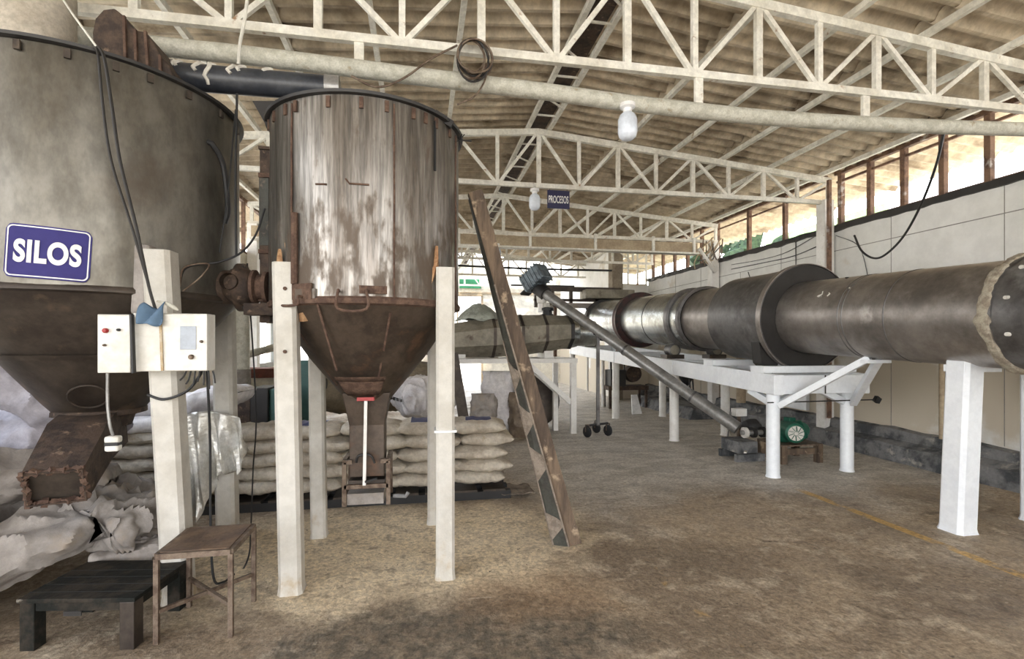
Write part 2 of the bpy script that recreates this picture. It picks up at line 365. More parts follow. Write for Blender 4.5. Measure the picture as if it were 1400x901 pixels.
# right wall: solid part to the sill, a kerb, a ragged dark coping
mb = MB(); mb.bx(XR, XR+.15, YN, 13.7, 0, 3.46); mb.bx(5.62, 5.77, 13.85, YF+.1, 0, 4.45)
struct(mb, 'wall_right', M_wall)
def ragged(x0, x1, y0, y1, z0, h, amp):
    m = MB(); n = int((y1-y0)/.12)
    secs = []
    for i in range(n+1):
        y = y0 + (y1-y0)*i/n; a = amp*nz((1, y*2.3, 5)); b = amp*nz((7, y*3.1, 2))
        secs.append([(x0-abs(a), y, z0+b*.6), (x1, y, z0+b*.5), (x1, y, z0+h), (x0-abs(a)*.6, y, z0+h+a*.2)])
    return m.loft(secs)
struct(ragged(XR-.03, XR+.18, YN, 13.7, 3.42, .09, .07), 'trim_3', M_dark)
mb = MB(); n = 120; secs = []
for i in range(n+1):
    y = YN + (19.6-YN)*i/n; a = .05*nz((1, y*1.7, 5)); b = .05*nz((7, y*2.1, 2))
    secs.append([(XR-.3-a, y, 0), (XR-.004, y, 0), (XR-.004, y, .42+b), (XR-.10, y, .40+b), (XR-.12-a*.5, y, .27), (XR-.27-a, y, .22+b)])
mb.loft(secs); struct(mb, 'baseboard_right', M_kerb)
# cladding joints on the right wall
mb = MB()
mb.bar((XR-.004, YN, 3.10), (XR-.004, 13.6, 3.10), .008, .010)
for y in (-.8, .5, 1.9, 3.2, 4.6, 6.0, 8.2, 9.4, 10.9, 12.1): mb.bar((XR-.002, y, .42), (XR-.002, y, 3.10 if int(y) % 2 else 3.42), .006, .006)
struct(mb, 'trim_4', plain('joint_grey', (.30, .29, .27), .9))
# left wall
mb = MB(); holes = [(3.0, 6.6, 1.2, 3.2), (8.7, 9.9, 1.0, 2.35), (10.5, 11.95, 1.15, 2.1), (13.0, 19.0, .6, 3.2)]  # first opening is unseen, added to let more daylight in
ys = [2.0] + [q for h in holes for q in h[:2]] + [YF]
for i in range(0, len(ys)-1): 
    h = next((h for h in holes if h[0] == ys[i]), None)
    if h: mb.bx(XL-.15, XL, h[0], h[1], 0, h[2]); mb.bx(XL-.15, XL, h[0], h[1], h[3], 3.3)
    else: mb.bx(XL-.15, XL, ys[i], ys[i+1], 0, 3.3)
struct(mb, 'wall_left', M_wallg)
# far wall with a tall doorway and small window
mb = MB()
xs = [(XL, .3, 0, 4.6), (.3, 2.42, 3.5, 4.9), (2.42, 3.25, 0, 4.9), (3.25, 3.6, 0, 2.7), (3.25, 3.6, 3.3, 4.8), (3.6, 5.62, 0, 4.75)]
for a, b_, z0, z1 in xs: mb.bx(a, b_, YF, YF+.15, z0, min(z1, roof_z(b_)))
struct(mb, 'wall_back', M_wallg)
mb = MB(); mb.bar((.3, YF-.02, 3.52), (2.42, YF-.02, 3.52), .08, .10); mb.bar((.34, YF-.02, 0), (.34, YF-.02, 3.5), .08, .08); mb.bar((2.40, YF-.02, 0), (2.40, YF-.02, 3.5), .08, .08); mb.bar((1.42, YF-.02, 0), (1.42, YF-.02, 3.5), .06, .05)
mb.bar((XL, YF-.03, 3.62), (XR, YF-.03, 3.62), .05, .06)
struct(mb, 'door_1', M_tan)
# corner partition with glazing at the end of the right aisle
mb = MB(); mb.bx(5.62, XR, 13.7, 13.85, 0, 3.32); struct(mb, 'wall_corner', M_wall)
def window(name, pts_bars, mat_=M_brown, w=.05):
    root = bpy.data.objects.new(name, None); COL.objects.link(root); root['_o'] = (0, 0, 0); root['kind'] = 'structure'
    for nm, p, q, w_ in pts_bars: MB().bar(p, q, w_, w_).build(nm, mat_, root)
    return root
bars = [('top_rail', (XR+.06, YN, 4.22), (XR+.06, 7.0, 4.22), .035), ('head_rail', (XR+.04, YN, 4.36), (XR+.04, 7.0, 4.36), .07), ('bottom_rail', (XR+.06, YN, 3.53), (XR+.06, 7.0, 3.53), .03)]
for k in range(14):
    y = 6.92 - .53*k
    if y > 1: bars.append(('mullion', (XR+.06, y, 3.46), (XR+.06, y, 4.34), .07))
window('window_1', bars)
bars = [('top_rail', (XR+.06, 7.2, 4.2), (XR+.06, 13.7, 4.2), .03), ('head_rail', (XR+.04, 7.2, 4.36), (XR+.04, 13.7, 4.36), .07)]
for y in (8.17, 9.2, 10.3, 10.95, 11.6, 12.25, 12.9, 13.5): bars.append(('mullion', (XR+.06, y, 3.46), (XR+.06, y, 4.34), .07))
window('window_2', bars)
bars = [('top_rail', (5.62, 13.78, 4.32), (XR, 13.78, 4.32), .07), ('middle_rail', (5.62, 13.78, 3.82), (XR, 13.78, 3.82), .04), ('bottom_rail', (5.62, 13.78, 3.34), (XR, 13.78, 3.34), .05)] + [('mullion', (x, 13.78, 3.32), (x, 13.78, 4.34), .045) for x in (5.7, 6.0, 6.3, 6.57)]
window('window_3', bars, M_steelw)
bars = [('head_rail', (XL-.06, 2, 4.32), (XL-.06, YF, 4.32), .07), ('bottom_rail', (XL-.06, 2, 3.33), (XL-.06, YF, 3.33), .06)] + [('mullion', (XL-.06, y, 3.3), (XL-.06, y, 4.3), .06) for y in (2.6, 3.9, 5.5, 7.05, 8.6, 10.2, 11.8, 13.35, 15, 16.5)]
window('window_4', bars)
fr = []
for (y0, y1, z0, z1) in holes[2:3]:
    for p, q in (((XL, y0, z0), (XL, y1, z0)), ((XL, y0, z1), (XL, y1, z1)), ((XL, y0, z0), (XL, y0, z1)), ((XL, y1, z0), (XL, y1, z1))): fr.append(('frame_bar', p, q, .09))
window('window_5', fr, plain('window_frame_grey', (.25, .26, .24)))
y0, y1, z0, z1 = holes[1]
window('window_6', [('frame_bar', (XL, y0, z0), (XL, y1, z0), .06), ('frame_bar', (XL, y0, z1), (XL, y1, z1), .06), ('mullion', (XL, 9.3, z0), (XL, 9.3, z1), .05)], M_white)

# ------------------------------------------------------------------ roof trusses
def truss(Y, label):
    root = thing('roof_truss', label, 'roof truss', (XM, Y, 3.9), 'roof trusses across the hall')
    P = .61; zb = 3.9
    def zt(k): return 4.68 - .087 * abs(k) * P
    MB().bar((XL+.02, Y, zb), (XR-.02, Y, zb), .05, .065).build('bottom_chord', M_steelw, root)
    t = MB(); t.bar((XL+.02, Y, zt(8.1)), (XM, Y, zt(0)), .06, .085); t.bar((XM, Y, zt(0)), (XR-.02, Y, zt(8.05)), .06, .085); t.build('top_chord', M_steelw, root)
    for k in range(-8, 9):
        x = XM + k*P + (.03 if k == -8 else 0) - (.03 if k == 8 else 0)
        MB().bar((x, Y, zb), (x, Y, zt(k)), .06 if k % 2 == 0 else .048, .045).build('web_post', M_steelw, root)
    for k in range(-8, 9, 2):
        for s in (-1, 1):
            if abs(k+s) > 8: continue
            MB().bar((XM+k*P+s*.03, Y, zt(k)-.02), (XM+(k+s)*P-s*.03, Y, zb+.02), .035, .04).build('diagonal_brace', M_steelw, root)
    return root
words = ['nearest cream steel roof truss, above the old white pipe', 'second cream steel roof truss, with the blue hanging sign below it', 'third cream steel roof truss, directly above the tan steel beam',
         'fourth cream steel roof truss, just behind the black horizontal cable', 'fifth cream steel roof truss, small and far down the hall', 'farthest cream steel roof truss, against the back wall']
YT = [3.9, 7.05, 10.2, 13.35, 16.5, 19.5]
for y, w in zip(YT, words): truss(y, w)
def purlin(x, label):
    z = roof_z(x) - .035
    o = MB().bar((x, YN, z-.045), (x, YF, z-.045), .05, .06).build('roof_purlin', M_steelw)
    return tag(o, label, 'purlin', 'purlins under the roof sheets')
ordn = ['first', 'second', 'third', 'fourth', 'fifth', 'sixth']
for s, side in ((1, 'right'), (-1, 'left')):
    for k, dx in enumerate((.16, 1.31, 2.13, 2.96, 3.8, 4.7)):
        purlin(XM + s*dx, 'long cream roof purlin on the %s slope, %s from the ridge' % (side, ordn[k]))
r = thing('ridge_lattice', 'rusty lattice rungs tying the two ridge purlins together', 'lattice', (XM, 0, 4.7))
for i in range(34):
    y = 2.6 + i*.5
    if y < 19: MB().bar((XM-.15, y, 4.72), (XM+.15, y+(.25 if i % 2 else 0), 4.72), .02, .02).build('rung', M_steelw, r)

# columns
def column(x, y, label, w=.2, z=4.25, m=M_post):
    o = MB().box((x, y, z/2), (w, w, z)).build('column', m, bevel=.01); return tag(o, label, 'column', 'columns along the walls')
column(XR-.12, 7.05, 'white wall column between the big right windows, dark cable beside it', .18, 3.93, M_white)
column(XR-.12, 3.95, 'white wall column behind the near end of the long drum', .18, 3.88, M_white)
column(XR-.12, 10.2, 'white wall column topped by a tangle of cables', .18, 3.88, M_white)
column(5.5, 13.5, 'dark grey brown column beside the far glazed corner', .32, 4.35, mat('grey_concrete', (.27, .23, .17), (.2, .16, .12), sc=3, rough=.9))
for y, w in ((7.05, 'white left wall column nearest the silos'), (10.2, 'white left wall column beside the bright yellow opening'), (13.35, 'white left wall column far behind the tanks')):
    column(XL+.12, y, w, .18, 3.88, M_white)
o = MB().bar((6.38, 6.86, 0.42), (6.38, 6.86, 4.2), .05, .05).build('rusty_post', M_brown); tag(o, 'thin rusty brown post beside the white right wall column', 'post')

# tan beam hung under the third truss
r = thing('crane_beam', 'wide tan steel beam hanging level below the third truss', 'beam', (2, 10.0, 3.6))
MB().bx(-3.1, 5.95, 9.96, 10.0, 3.58, 3.80).build('web', M_tan, r)
MB().bx(-3.1, 5.95, 9.88, 10.08, 3.545, 3.58).build('bottom_flange', M_steelw, r)
for x in (-2.2, -.9, .75, 2.2, 3.6, 4.9, 5.85): MB().bar((x, 9.93, 3.57), (x, 9.93, 3.9), .05, .05).build('hanger', M_steelw, r)

# ------------------------------------------------------------------ SILO 1 (big, left)
C1 = Vector((-2.2, 3.93, 0)); r1 = .85
silo = thing('silo', 'huge brown steel silo at left edge carrying the blue SILOS sign', 'silo', (C1.x, C1.y, 0))
dent = lambda a, z: .012*nz((math.cos(a)*2, math.sin(a)*2, z*1.2))
b = MB(); zz = [1.9 + 1.33*i/8 for i in range(9)]
b.lathe([(r1, z) for z in zz], C1, n=96, wob=dent); b.build('shell', M_silo1, silo)
b = MB(); b.lathe([(r1+.005, 3.228), (r1+.03, 3.234), (r1+.035, 3.25), (r1-.03, 3.25), (r1-.03, 3.22)], C1, n=96); b.build('rim', M_dark, silo)
b = MB(); b.lathe([(0.001, 3.30), (.4, 3.28), (r1, 3.235)], C1, n=64); b.build('lid', M_cone1, silo)
b = MB(); b.lathe([(r1, 1.905), (r1*.62, 1.52), (.24, 1.12), (.20, 1.10)], C1, n=72); b.build('cone', M_cone1, silo)
b = MB(); b.lathe([(r1+.002, 1.93), (r1+.012, 1.915), (r1+.012, 1.895), (r1-.01, 1.885)], C1, n=72)
b.lathe([(r1*.64, 1.535), (r1*.64+.012, 1.53), (r1*.62+.004, 1.50)], C1, n=64); b.build('weld_seam', M_cone1, silo)
b = MB(); b.lathe([(.26, 1.16), (.27, 1.15), (.27, 1.12), (.2, 1.10), (.18, 1.03)], C1, n=40); b.build('neck_flange', M_rust, silo)
# hanging lugs below the rim
for a in (-100, -84, -70, -56, -45, -30, -12, 6):
    a = R(a); p = C1 + Vector((math.cos(a)*(r1+.012), math.sin(a)*(r1+.012), 3.17))
    MB().box(p+Vector((0,0,.02)), (.014, .03, .05), rotm(rz=a)).build('rim_lug', M_cone1, silo)
b = MB()   # chute
import itertools
def sec(c, ax, w, h):
    ax = Vector(ax).normalized(); sx = ax.cross(Vector((0, 0, 1))).normalized(); up = sx.cross(ax)
    c = Vector(c); return [c - sx*w - up*h, c + sx*w - up*h, c + sx*w + up*h, c - sx*w + up*h]
pA, pB, pC = Vector((-2.2, 3.93, 1.04)), Vector((-2.12, 3.60, .98)), Vector((-1.99, 3.16, .80))
b.loft([sec(pA, pC-pA, .15, .15), sec(pB, pC-pB, .15, .14), sec(pC, pC-pB, .13, .105)], cap=False)
ch = b.build('chute', M_rust, silo, solid=.012)
def s1p(a, z, o=.012): return C1 + Vector(((r1+o)*math.cos(a), (r1+o)*math.sin(a), z))
MB().tube(crv([s1p(R(-20), 2.95, .0), s1p(R(-19), 2.93, .03), s1p(R(-14), 2.82, .045), s1p(R(-9), 2.55, .03), s1p(R(-8), 2.45, .0)], 5), .018, 8).build('side_handle', M_black, silo)
a_c = math.atan2(-C1.y, -C1.x) - R(8); cd = Vector((math.cos(a_c), math.sin(a_c), 0)); nn_ = (cd*.75 + Vector((0, 0, -.65))).normalized()
tx = nn_.orthogonal().normalized(); mring = Matrix((tx, nn_.cross(tx), nn_)).transposed()
MB().tube([C1 + cd*.395 + Vector((0, 0, 1.27)) + mring @ Vector((.10*math.cos(t), .10*math.sin(t), .004)) for t in [k*math.pi/12 for k in range(24)]], .007, 6, closed=True).build('cone_hatch', M_cone1, silo)
b = MB()
qs = sec(pC - (pC-pB).normalized()*.02, pC-pB, .125, .10)
for q in range(44):
    t = q/44*4; i0 = int(t); p = qs[i0].lerp(qs[(i0+1) % 4], t-i0); sd = (q*.618) % 1
    b.box(p, (.012+.016*sd, .03+.02*sd, .012+.018*sd), rotm(q, q*2, q*3))
MB().add(sec(pC - (pC-pB).normalized()*.05, pC-pB, .128, .104), [(0, 1, 2, 3)]).build('slide_gate', M_cone1, ch, solid=.006)
b.build('chute_crust', M_seam, ch)
# legs of silo 1
def leg(p, q, w, m=M_post):
    p, q = Vector(p), Vector(q); c = w*.15; h = w/2
    def oc(o, k=1.0): return [o + Vector((x, y, 0))*k for x, y in ((-h+c, -h), (h-c, -h), (h, -h+c), (h, h-c), (h-c, h), (-h+c, h), (-h, h-c), (-h, -h+c))]
    return MB().loft([oc(p, 1.12), oc(p+(q-p)*.012, 1.05), oc(p+(q-p)*.03), oc(q)])
leg((-1.48, 3.43, 0), (-1.525, 3.29, 2.15), .15).build('leg', M_post, silo)
leg((-1.60, 4.56, 0), (-1.62, 4.52, 2.05), .15).build('leg', M_post, silo)
leg((-2.80, 3.35, 0), (-2.80, 3.35, 2.05), .15).build('leg', M_post, silo)
leg((-2.80, 4.52, 0), (-2.80, 4.52, 2.05), .15).build('leg', M_post, silo)
b = MB(); b.box((-1.625, 3.33, 1.98), (.09, .12, .42), rotm(ry=R(3))); b.build('leg_mortar', M_sackg, silo, bevel=.02)
# side flange to the blower
b = MB(); mx = rotm(ry=R(90)); b.lathe([(.12, 0), (.12, .2), (.17, .2), (.17, .24), (.0, .24)], (-1.47, 3.83, 2.0), mx, n=28); b.build('side_flange', M_rust, silo)

# pale round duct on top
d = thing('dust_duct', 'pale beige round duct rising from the lid of the big silo', 'duct', (-2.36, 3.55, 3.29))
MB().lathe([(.215, 3.29), (.215, 3.85), (.22, 3.86), (.22, 3.88), (.215, 3.89), (.215, 4.36)], (-2.36, 3.55, 0), n=40).build('pipe_wall', mat('beige_lagging', (.55, .50, .42), (.44, .39, .32), sc=6, rough=.8, bump=.3), d)
MB().lathe([(.222, 3.29), (.24, 3.30), (.24, 3.33), (.222, 3.34)], (-2.36, 3.55, 0), n=40).build('base_ring', M_cone1, d)
# rusty housing on the rim : outline extruded
h = thing('rusty_housing', 'dark rusty curved housing standing on the big silo rim beside black pipe', 'chute housing', at(185, 90, 3.5))
ol = [(128, 74), (126, 45), (130, 25), (141, 13), (156, 11), (170, 22), (180, 36), (185, 41), (199, 43), (209, 57), (219, 76), (232, 90), (238, 112)]
MB().prism([at(x, y, 3.42) for x, y in ol], (0, .34, 0)).build('casing', M_rust, h, bevel=.008)
for (x0, y0, x1, y1) in ((170, 22, 172, 88), (185, 41, 187, 95), (199, 43, 203, 100), (219, 76, 220, 106)):
    MB().bar(at(x0, y0, 3.41), at(x1, y1, 3.41), .014, .02).build('rib', M_seam, h)

# ------------------------------------------------------------------ SILO 2
C2 = Vector((-.39, 3.92, 0)); r2 = .68
s2 = thing('silo', 'rusty streaked steel silo standing on four white legs in centre', 'silo', (C2.x, C2.y, 0))
b = MB(); b.lathe([(r2, 1.87+1.29*i/8) for i in range(9)], C2, n=96, wob=lambda a, z: .008*nz((math.cos(a)*2, math.sin(a)*2, z*1.5+9)))
b.build('shell', M_silo2, s2)
b = MB(); b.lathe([(r2+.003, 3.158), (r2+.03, 3.162), (r2+.034, 3.18), (r2-.02, 3.185), (r2-.02, 3.15)], C2, n=96); b.build('rim', M_dark, s2)
b = MB(); b.lathe([(0.001, 3.20), (r2, 3.165)], C2, n=48); b.build('lid', M_cone1, s2)
b = MB(); b.lathe([(r2, 1.875), (r2*.62, 1.50), (.155, 1.17)], C2, n=64); b.build('cone', M_cone2, s2)
b = MB(); b.lathe([(r2+.001, 1.90), (r2+.014, 1.885), (r2+.012, 1.855), (r2-.02, 1.845)], C2, n=72); b.build('weld_seam', M_seam, s2)
# cone seam plates
for a, z0, z1, rr0, rr1 in ((-112, 1.86, 1.42, .668, .44), (-72, 1.80, 1.2, .63, .19), (-140, 1.8, 1.3, .63, .26)):
    a = R(a); d_ = Vector((math.cos(a), math.sin(a), 0))
    MB().bar(C2+d_*(rr0+.004)+Vector((0, 0, z0)), C2+d_*(rr1+.004)+Vector((0, 0, z1)), .014, .008).build('cone_seam', M_seam, s2)
b = MB(); b.lathe([(.33, 1.335), (.36, 1.37), (.265, 1.28), (.215, 1.235)], C2, n=24, a0=R(-125), a1=R(-65)); b.build('cone_patch', M_seam, s2, solid=.01)
# vertical seams and ribs on the shell
for a in (-128, -71, -20, 170):
    a_ = R(a); d_ = Vector((math.cos(a_), math.sin(a_), 0))
    pts = [C2 + d_*(r2+.004) + Vector((.006*nz((a, z, 0), 3), 0, z)) for z in [1.88+.157*i for i in range(9)]]
    MB().tube(pts, .007, 6).build('vertical_seam', M_seam, s2)
pts = [C2 + Vector((math.cos(R(-125)), math.sin(R(-125)), 0))*(r2+.014) + Vector((0, 0, z)) for z in (1.98, 2.05, 2.35, 2.43)]
MB().tube(pts, .022, 8).build('side_rib', M_seam, s2)
def patch(a, z, w, h_, name='weld_patch', m=M_seam):
    a = R(a); p = C2 + Vector((math.cos(a), math.sin(a), 0))*(r2+.008) + Vector((0, 0, z)); rt = rotm(rz=a)
    return MB().box(p, (.012, w, h_), rt).build(name, m, s2)
patch(-122, 1.93, .20, .10); patch(-118, 1.915, .15, .06, m=M_silo2); patch(-82, 1.94, .17, .05)
# handles on the seam
for a, z in ((-90, 1.90), (-82, 1.885)):
    pass
def ring_handle(a, z, w, h_):
    a = R(a); n_ = Vector((math.cos(a), math.sin(a), 0)); t = Vector((-n_.y, n_.x, 0)); c = C2 + n_*(r2+.012) + Vector((0, 0, z))
    q = [c - t*w/2 + Vector((0, 0, h_/2)), c - t*w/2 + n_*.03 + Vector((0, 0, h_/2)), c - t*w/2 + n_*.035 - Vector((0, 0, h_/2)), c + t*w/2 + n_*.035 - Vector((0, 0, h_/2)), c + t*w/2 + n_*.03 + Vector((0, 0, h_/2)), c + t*w/2 + Vector((0, 0, h_/2))]
    MB().tube(crv(q, 4), .009, 8).build('handle', M_seam, s2)
ring_handle(-92, 1.87, .17, .11); ring_handle(-126, 1.87, .15, .05)
# shallow hooks scratched in the shell
for pts in (((-96, 2.63), (-94, 2.60), (-84, 2.60)), ((-112, 2.60), (-106, 2.595)),):
    MB().tube([C2 + Vector((math.cos(R(a)), math.sin(R(a)), 0))*(r2+.006) + Vector((0, 0, z)) for a, z in pts], .006, 6).build('scar', M_seam, s2)
for a in (-160, -146, -133, -125, -105, -88, -75, -60, -52, -44, -30):
    patch(a, 3.11, .025, .07, 'rim_lug')
patch(-45, 2.95, .012, .34, 'rim_crack', M_black)
# cable clamp on the rim right
b = MB(); b.box(at(612, 168, 3.55), (.07, .05, .05), rotm(ry=.5)); b.box(at(603, 158, 3.5), (.09, .04, .02), rotm(ry=.5)); b.build('rim_clamp', M_dark, s2)
b = MB(); q = at(628, 192, 3.7)
for i in range(7): b.bar(q, q + Vector((.09*math.cos(i*1.3), .05*math.sin(i*2), .07*math.sin(i*1.9))), .006, .006)
b.build('wire_ends', M_black, s2)
# funnel at the left of rim
b = MB(); c = [at(345, 138, 3.75), at(392, 138, 3.75), at(385, 152, 3.75), at(372, 186, 3.75)]
b.prism(c, (0, .3, 0)); b.build('inlet_funnel', M_dark, s2)
# left ladder channel
b = MB(); ax, ay = -1.07, 3.80; b.bx(-1.125, -1.06, 3.80, 3.90, 1.75, 2.98); b.bx(-1.13, -1.05, 3.78, 3.92, 2.98, 3.0); b.build('side_channel', M_rust, s2)
b = MB(); b.bx(-1.13, -1.127, 3.80, 3.90, 2.2, 2.8); b.bx(-1.125, -1.065, 3.793, 3.798, 2.30, 2.78); b.build('channel_cover', M_greenp, s2)
for z in (2.78, 2.24, 1.9): MB().bx(-1.13, -1.03, 3.78, 3.80, z, z+.03).build('channel_bracket', M_seam, s2)
# neck, gate
b = MB(); cc = C2
b.loft([[cc+Vector((x*w, y*w, z)) for x, y in ((-1, -1), (1, -1), (1, 1), (-1, 1))] for z, w in ((1.24, .17), (1.0, .125), (.62, .125))]); b.build('outlet_neck', M_cone2, s2, bevel=.006)
gt = MB(); z0, z1 = .42, .74; y_ = cc.y-.15
for x in (-.155, .155): gt.bar((cc.x+x, y_, z0), (cc.x+x, y_, z1), .03, .03); gt.bar((cc.x+x, y_+.30, z0), (cc.x+x, y_+.30, z1), .03, .03); gt.bar((cc.x+x, y_, z1), (cc.x+x, y_+.3, z1), .03, .03)
gt.bar((cc.x-.155, y_, .56), (cc.x+.155, y_, .56), .03, .03); gt.bar((cc.x-.155, y_, z1), (cc.x-.10, y_, z1), .03, .03); gt.bar((cc.x+.155, y_, z1), (cc.x+.10, y_, z1), .03, .03)
g = gt.build('gate_frame', M_stool, s2)
MB().bx(cc.x-.14, cc.x+.12, y_+.02, y_+.26, .42, .50).build('gate_tray', M_sackg, g)
MB().bx(cc.x-.13, cc.x+.13, y_+.01, y_+.28, .55, .60).build('slide_plate', M_cone1, g)
MB().tube(crv([(cc.x-.07, y_-.02, .74), (cc.x-.05, y_-.03, .79), (cc.x+.03, y_-.03, .79), (cc.x+.06, y_-.02, .73)], 5), .009, 8).build('gate_handle', M_dark, g)
b = MB(); b.bar((cc.x-.0, cc.y-.19, 1.19), (cc.x-.01, cc.y-.2, .58), .022, .022); b.build('white_rod', M_white, s2)['label'] = 'white painted hanging rod'
MB().bx(cc.x-.06, cc.x+.06, cc.y-.22, cc.y-.15, 1.19, 1.215).build('rod_bracket', M_red, s2)
MB().tube([(-.39, 3.76, .60), (-.38, 3.62, .63), (-.30, 3.58, .66)], .008, 6).build('crank', M_dark, s2)
MB().tube([(cc.x+.19, cc.y-.12, .47), (cc.x+.28, cc.y-.15, .47), (cc.x+.30, cc.y-.15, .5)], .015, 8).build('hose_stub', M_kerb, s2)
# legs
for p, q, w in (((-.82, 3.43, 0), (-.86, 3.43, 2.12), .14), ((.165, 3.45, 0), (.165, 3.45, 2.12), .125), ((-.83, 4.36, 0), (-.86, 4.38, 1.95), .12), ((.12, 4.5, 0), (.12, 4.48, 1.95), .12)):
    leg(p, q, w).build('leg', M_post, s2)
b = MB()
for i, (x, y, z, hh) in enumerate(((-.84, 3.47, 2.14, .16), (-.80, 3.46, 2.13, .12), (-.90, 3.46, 2.13, .10), (-.75, 3.44, 2.05, .22), (-.76, 3.44, 1.9, .28), (.10, 3.47, 2.15, .16), (.07, 3.46, 2.02, .2))):
    b.box((x, y-.02, z+.02), (.05, .045, hh*1.25), rotm(0, R(-12+i*5), i), taper=.35)
b.build('mortar_wedges', M_foam, s2)
MB().bx(.09, .24, 3.375, 3.53, 1.0, 1.015).build('leg_strap', M_signw, s2)
for z in (1.95, 1.55): MB().lathe([(.012, 0), (.012, .01), (.0, .01)], (-.845, 3.36, z), rotm(rx=R(90)), n=10).build('leg_bolt', M_seam, s2)

# blower between the silos
bl = thing('blower', 'round rusty blower bridging the gap between the two silos', 'blower', (-1.25, 3.78, 1.9))
mx = rotm(ry=R(90))
MB().lathe([(.0, -.02), (.08, -.01), (.125, .04), (.14, .09), (.12, .15), (.09, .17)], (-1.33, 3.78, 2.0), mx, n=32).build('housing', M_rust, bl)
MB().lathe([(.10, .16), (.12, .17), (.12, .19), (.085, .20), (.085, .24), (.11, .245), (.11, .27), (0, .275)], (-1.33, 3.78, 2.0), mx, n=32).build('flange', M_seam, bl)
MB().lathe([(.0, 0), (.05, .0), (.055, .03), (.055, .06)], (-1.27, 3.68, 2.02), rotm(rx=R(90)), n=20).build('hub_cap', M_cone2, bl)
MB().bx(-1.2, -1.0, 3.70, 3.84, 1.80, 1.88).build('foot', M_rust, bl)

# black pipe between silo tops
bp = thing('black_pipe', 'thick black plastic pipe with white drips joining both silo tops', 'pipe', (-1.2, 3.72, 3.4))
pA, pB = at(225, 103, 3.72), at(445, 121, 3.76)
MB().tube([pA, pB], .088, 28).build('pipe_wall', M_bpipe, bp)
dd = (pB-pA).normalized()
for t, L_ in ((.05, .12), (.10, .05), (.21, .07), (.29, .15), (.42, .08), (.47, .05), (.63, .04)):
    p = pA + (pB-pA)*t
    pts = [p + Vector((0, -.09*math.sin(a), .09*math.cos(a))) for a in [k*.3 for k in range(int(3+L_*45))]]
    MB().tube([q + Vector((0, 0, .0)) + dd*(.05*nz((i*.5, t*30, 1))) for i, q in enumerate(pts)], [.018 - .008*(i/len(pts)) for i in range(len(pts))], 6).build('drip', M_drip, bp)
MB().tube([pB, pB+dd*.1], .092, 24).build('coupling', M_tube, bp)

# SILOS sign wrapped on the silo
def text_mesh(txt, size, extr=.004, off=.0, sp=1.0):
    cu = bpy.data.curves.new('t', 'FONT'); cu.body = txt; cu.size = size; cu.extrude = extr; cu.offset = off; cu.align_x = 'CENTER'; cu.align_y = 'CENTER'; cu.space_character = sp
    ob = bpy.data.objects.new('t', cu); COL.objects.link(ob); bpy.context.view_layer.update()
    me = bpy.data.meshes.new_from_object(ob.evaluated_get(bpy.context.evaluated_depsgraph_get()))
    bpy.data.objects.remove(ob); return me
def mesh_mb(me, fn):
    b = MB(); b.add([fn(v.co) for v in me.vertices], [tuple(p.vertices) for p in me.polygons]); return b
aS = math.atan2(-C1.y, -C1.x) + R(-14.5); zS = 2.09
tilt = R(-3)
def wrap(x, y, out):
    x, y = x*math.cos(tilt)-y*math.sin(tilt), x*math.sin(tilt)+y*math.cos(tilt)
    a = aS + x/(r1+.02); rr = r1 + .018 + out
    return C1 + Vector((rr*math.cos(a), rr*math.sin(a), zS+y))
def rr_plate(w, h_, rad, out0, out1):
    """rounded rectangle grid wrapped"""
    b = MB(); n = 24
    def fn(u, v, o):
        x = (u-.5)*w; lim = h_/2; dx = abs(x)-(w/2-rad)
        if dx > 0: lim = h_/2-rad+math.sqrt(max(rad*rad-dx*dx, 0))
        return wrap(x, (v-.5)*2*lim, o)
    b.grid(lambda u, v: fn(u, v, out1), n, 6, False)
    return b
sg = thing('silo_sign', 'blue sign reading SILOS fixed on the big silo', 'sign', wrap(0, 0, 0))
rr_plate(.365, .285, .03, 0, .0).build('plate', M_blue, sg, solid=.008)
def frame_ring(w, h_, t_, out):
    b = MB(); 
    def pts(w, h_, rad):
        o = []
        for cx, cy, a0 in ((w/2-rad, h_/2-rad, 0), (-w/2+rad, h_/2-rad, 90), (-w/2+rad, -h_/2+rad, 180), (w/2-rad, -h_/2+rad, 270)):
            for k in range(7): a = R(a0+15*k); o.append((cx+rad*math.cos(a), cy+rad*math.sin(a)))
            nx = o[-1]
        return o
    def dens(o):
        r_ = []
        for i in range(len(o)):
            p, q = o[i], o[(i+1) % len(o)]; k = max(1, int(math.hypot(q[0]-p[0], q[1]-p[1])/.03))
            for j in range(6 if k > 1 else 1): r_.append((p[0]+(q[0]-p[0])*j/(6 if k > 1 else 1), p[1]+(q[1]-p[1])*j/(6 if k > 1 else 1)))
        return r_
    A, B = dens(pts(w, h_, .025)), dens(pts(w-2*t_, h_-2*t_, .021)); n = len(A)
    b.add([wrap(x, y, out) for x, y in A] + [wrap(x, y, out) for x, y in B], [(i, (i+1) % n, n+(i+1) % n, n+i) for i in range(n)]); return b
frame_ring(.350, .270, .006, .002).build('border', M_signw, sg, solid=.001)
tm = text_mesh('SILOS', .135, .0015, .0055, 1.08)
xs_ = [v.co.x for v in tm.vertices]; ys_ = [v.co.y for v in tm.vertices]; kx = .285/(max(xs_)-min(xs_)); ky = .125/(max(ys_)-min(ys_)); mx0 = (max(xs_)+min(xs_))/2; my0 = (max(ys_)+min(ys_))/2
mesh_mb(tm, lambda c: wrap((c.x-mx0)*kx, (c.y-my0)*ky, .003+c.z)).build('lettering', M_signw, sg)

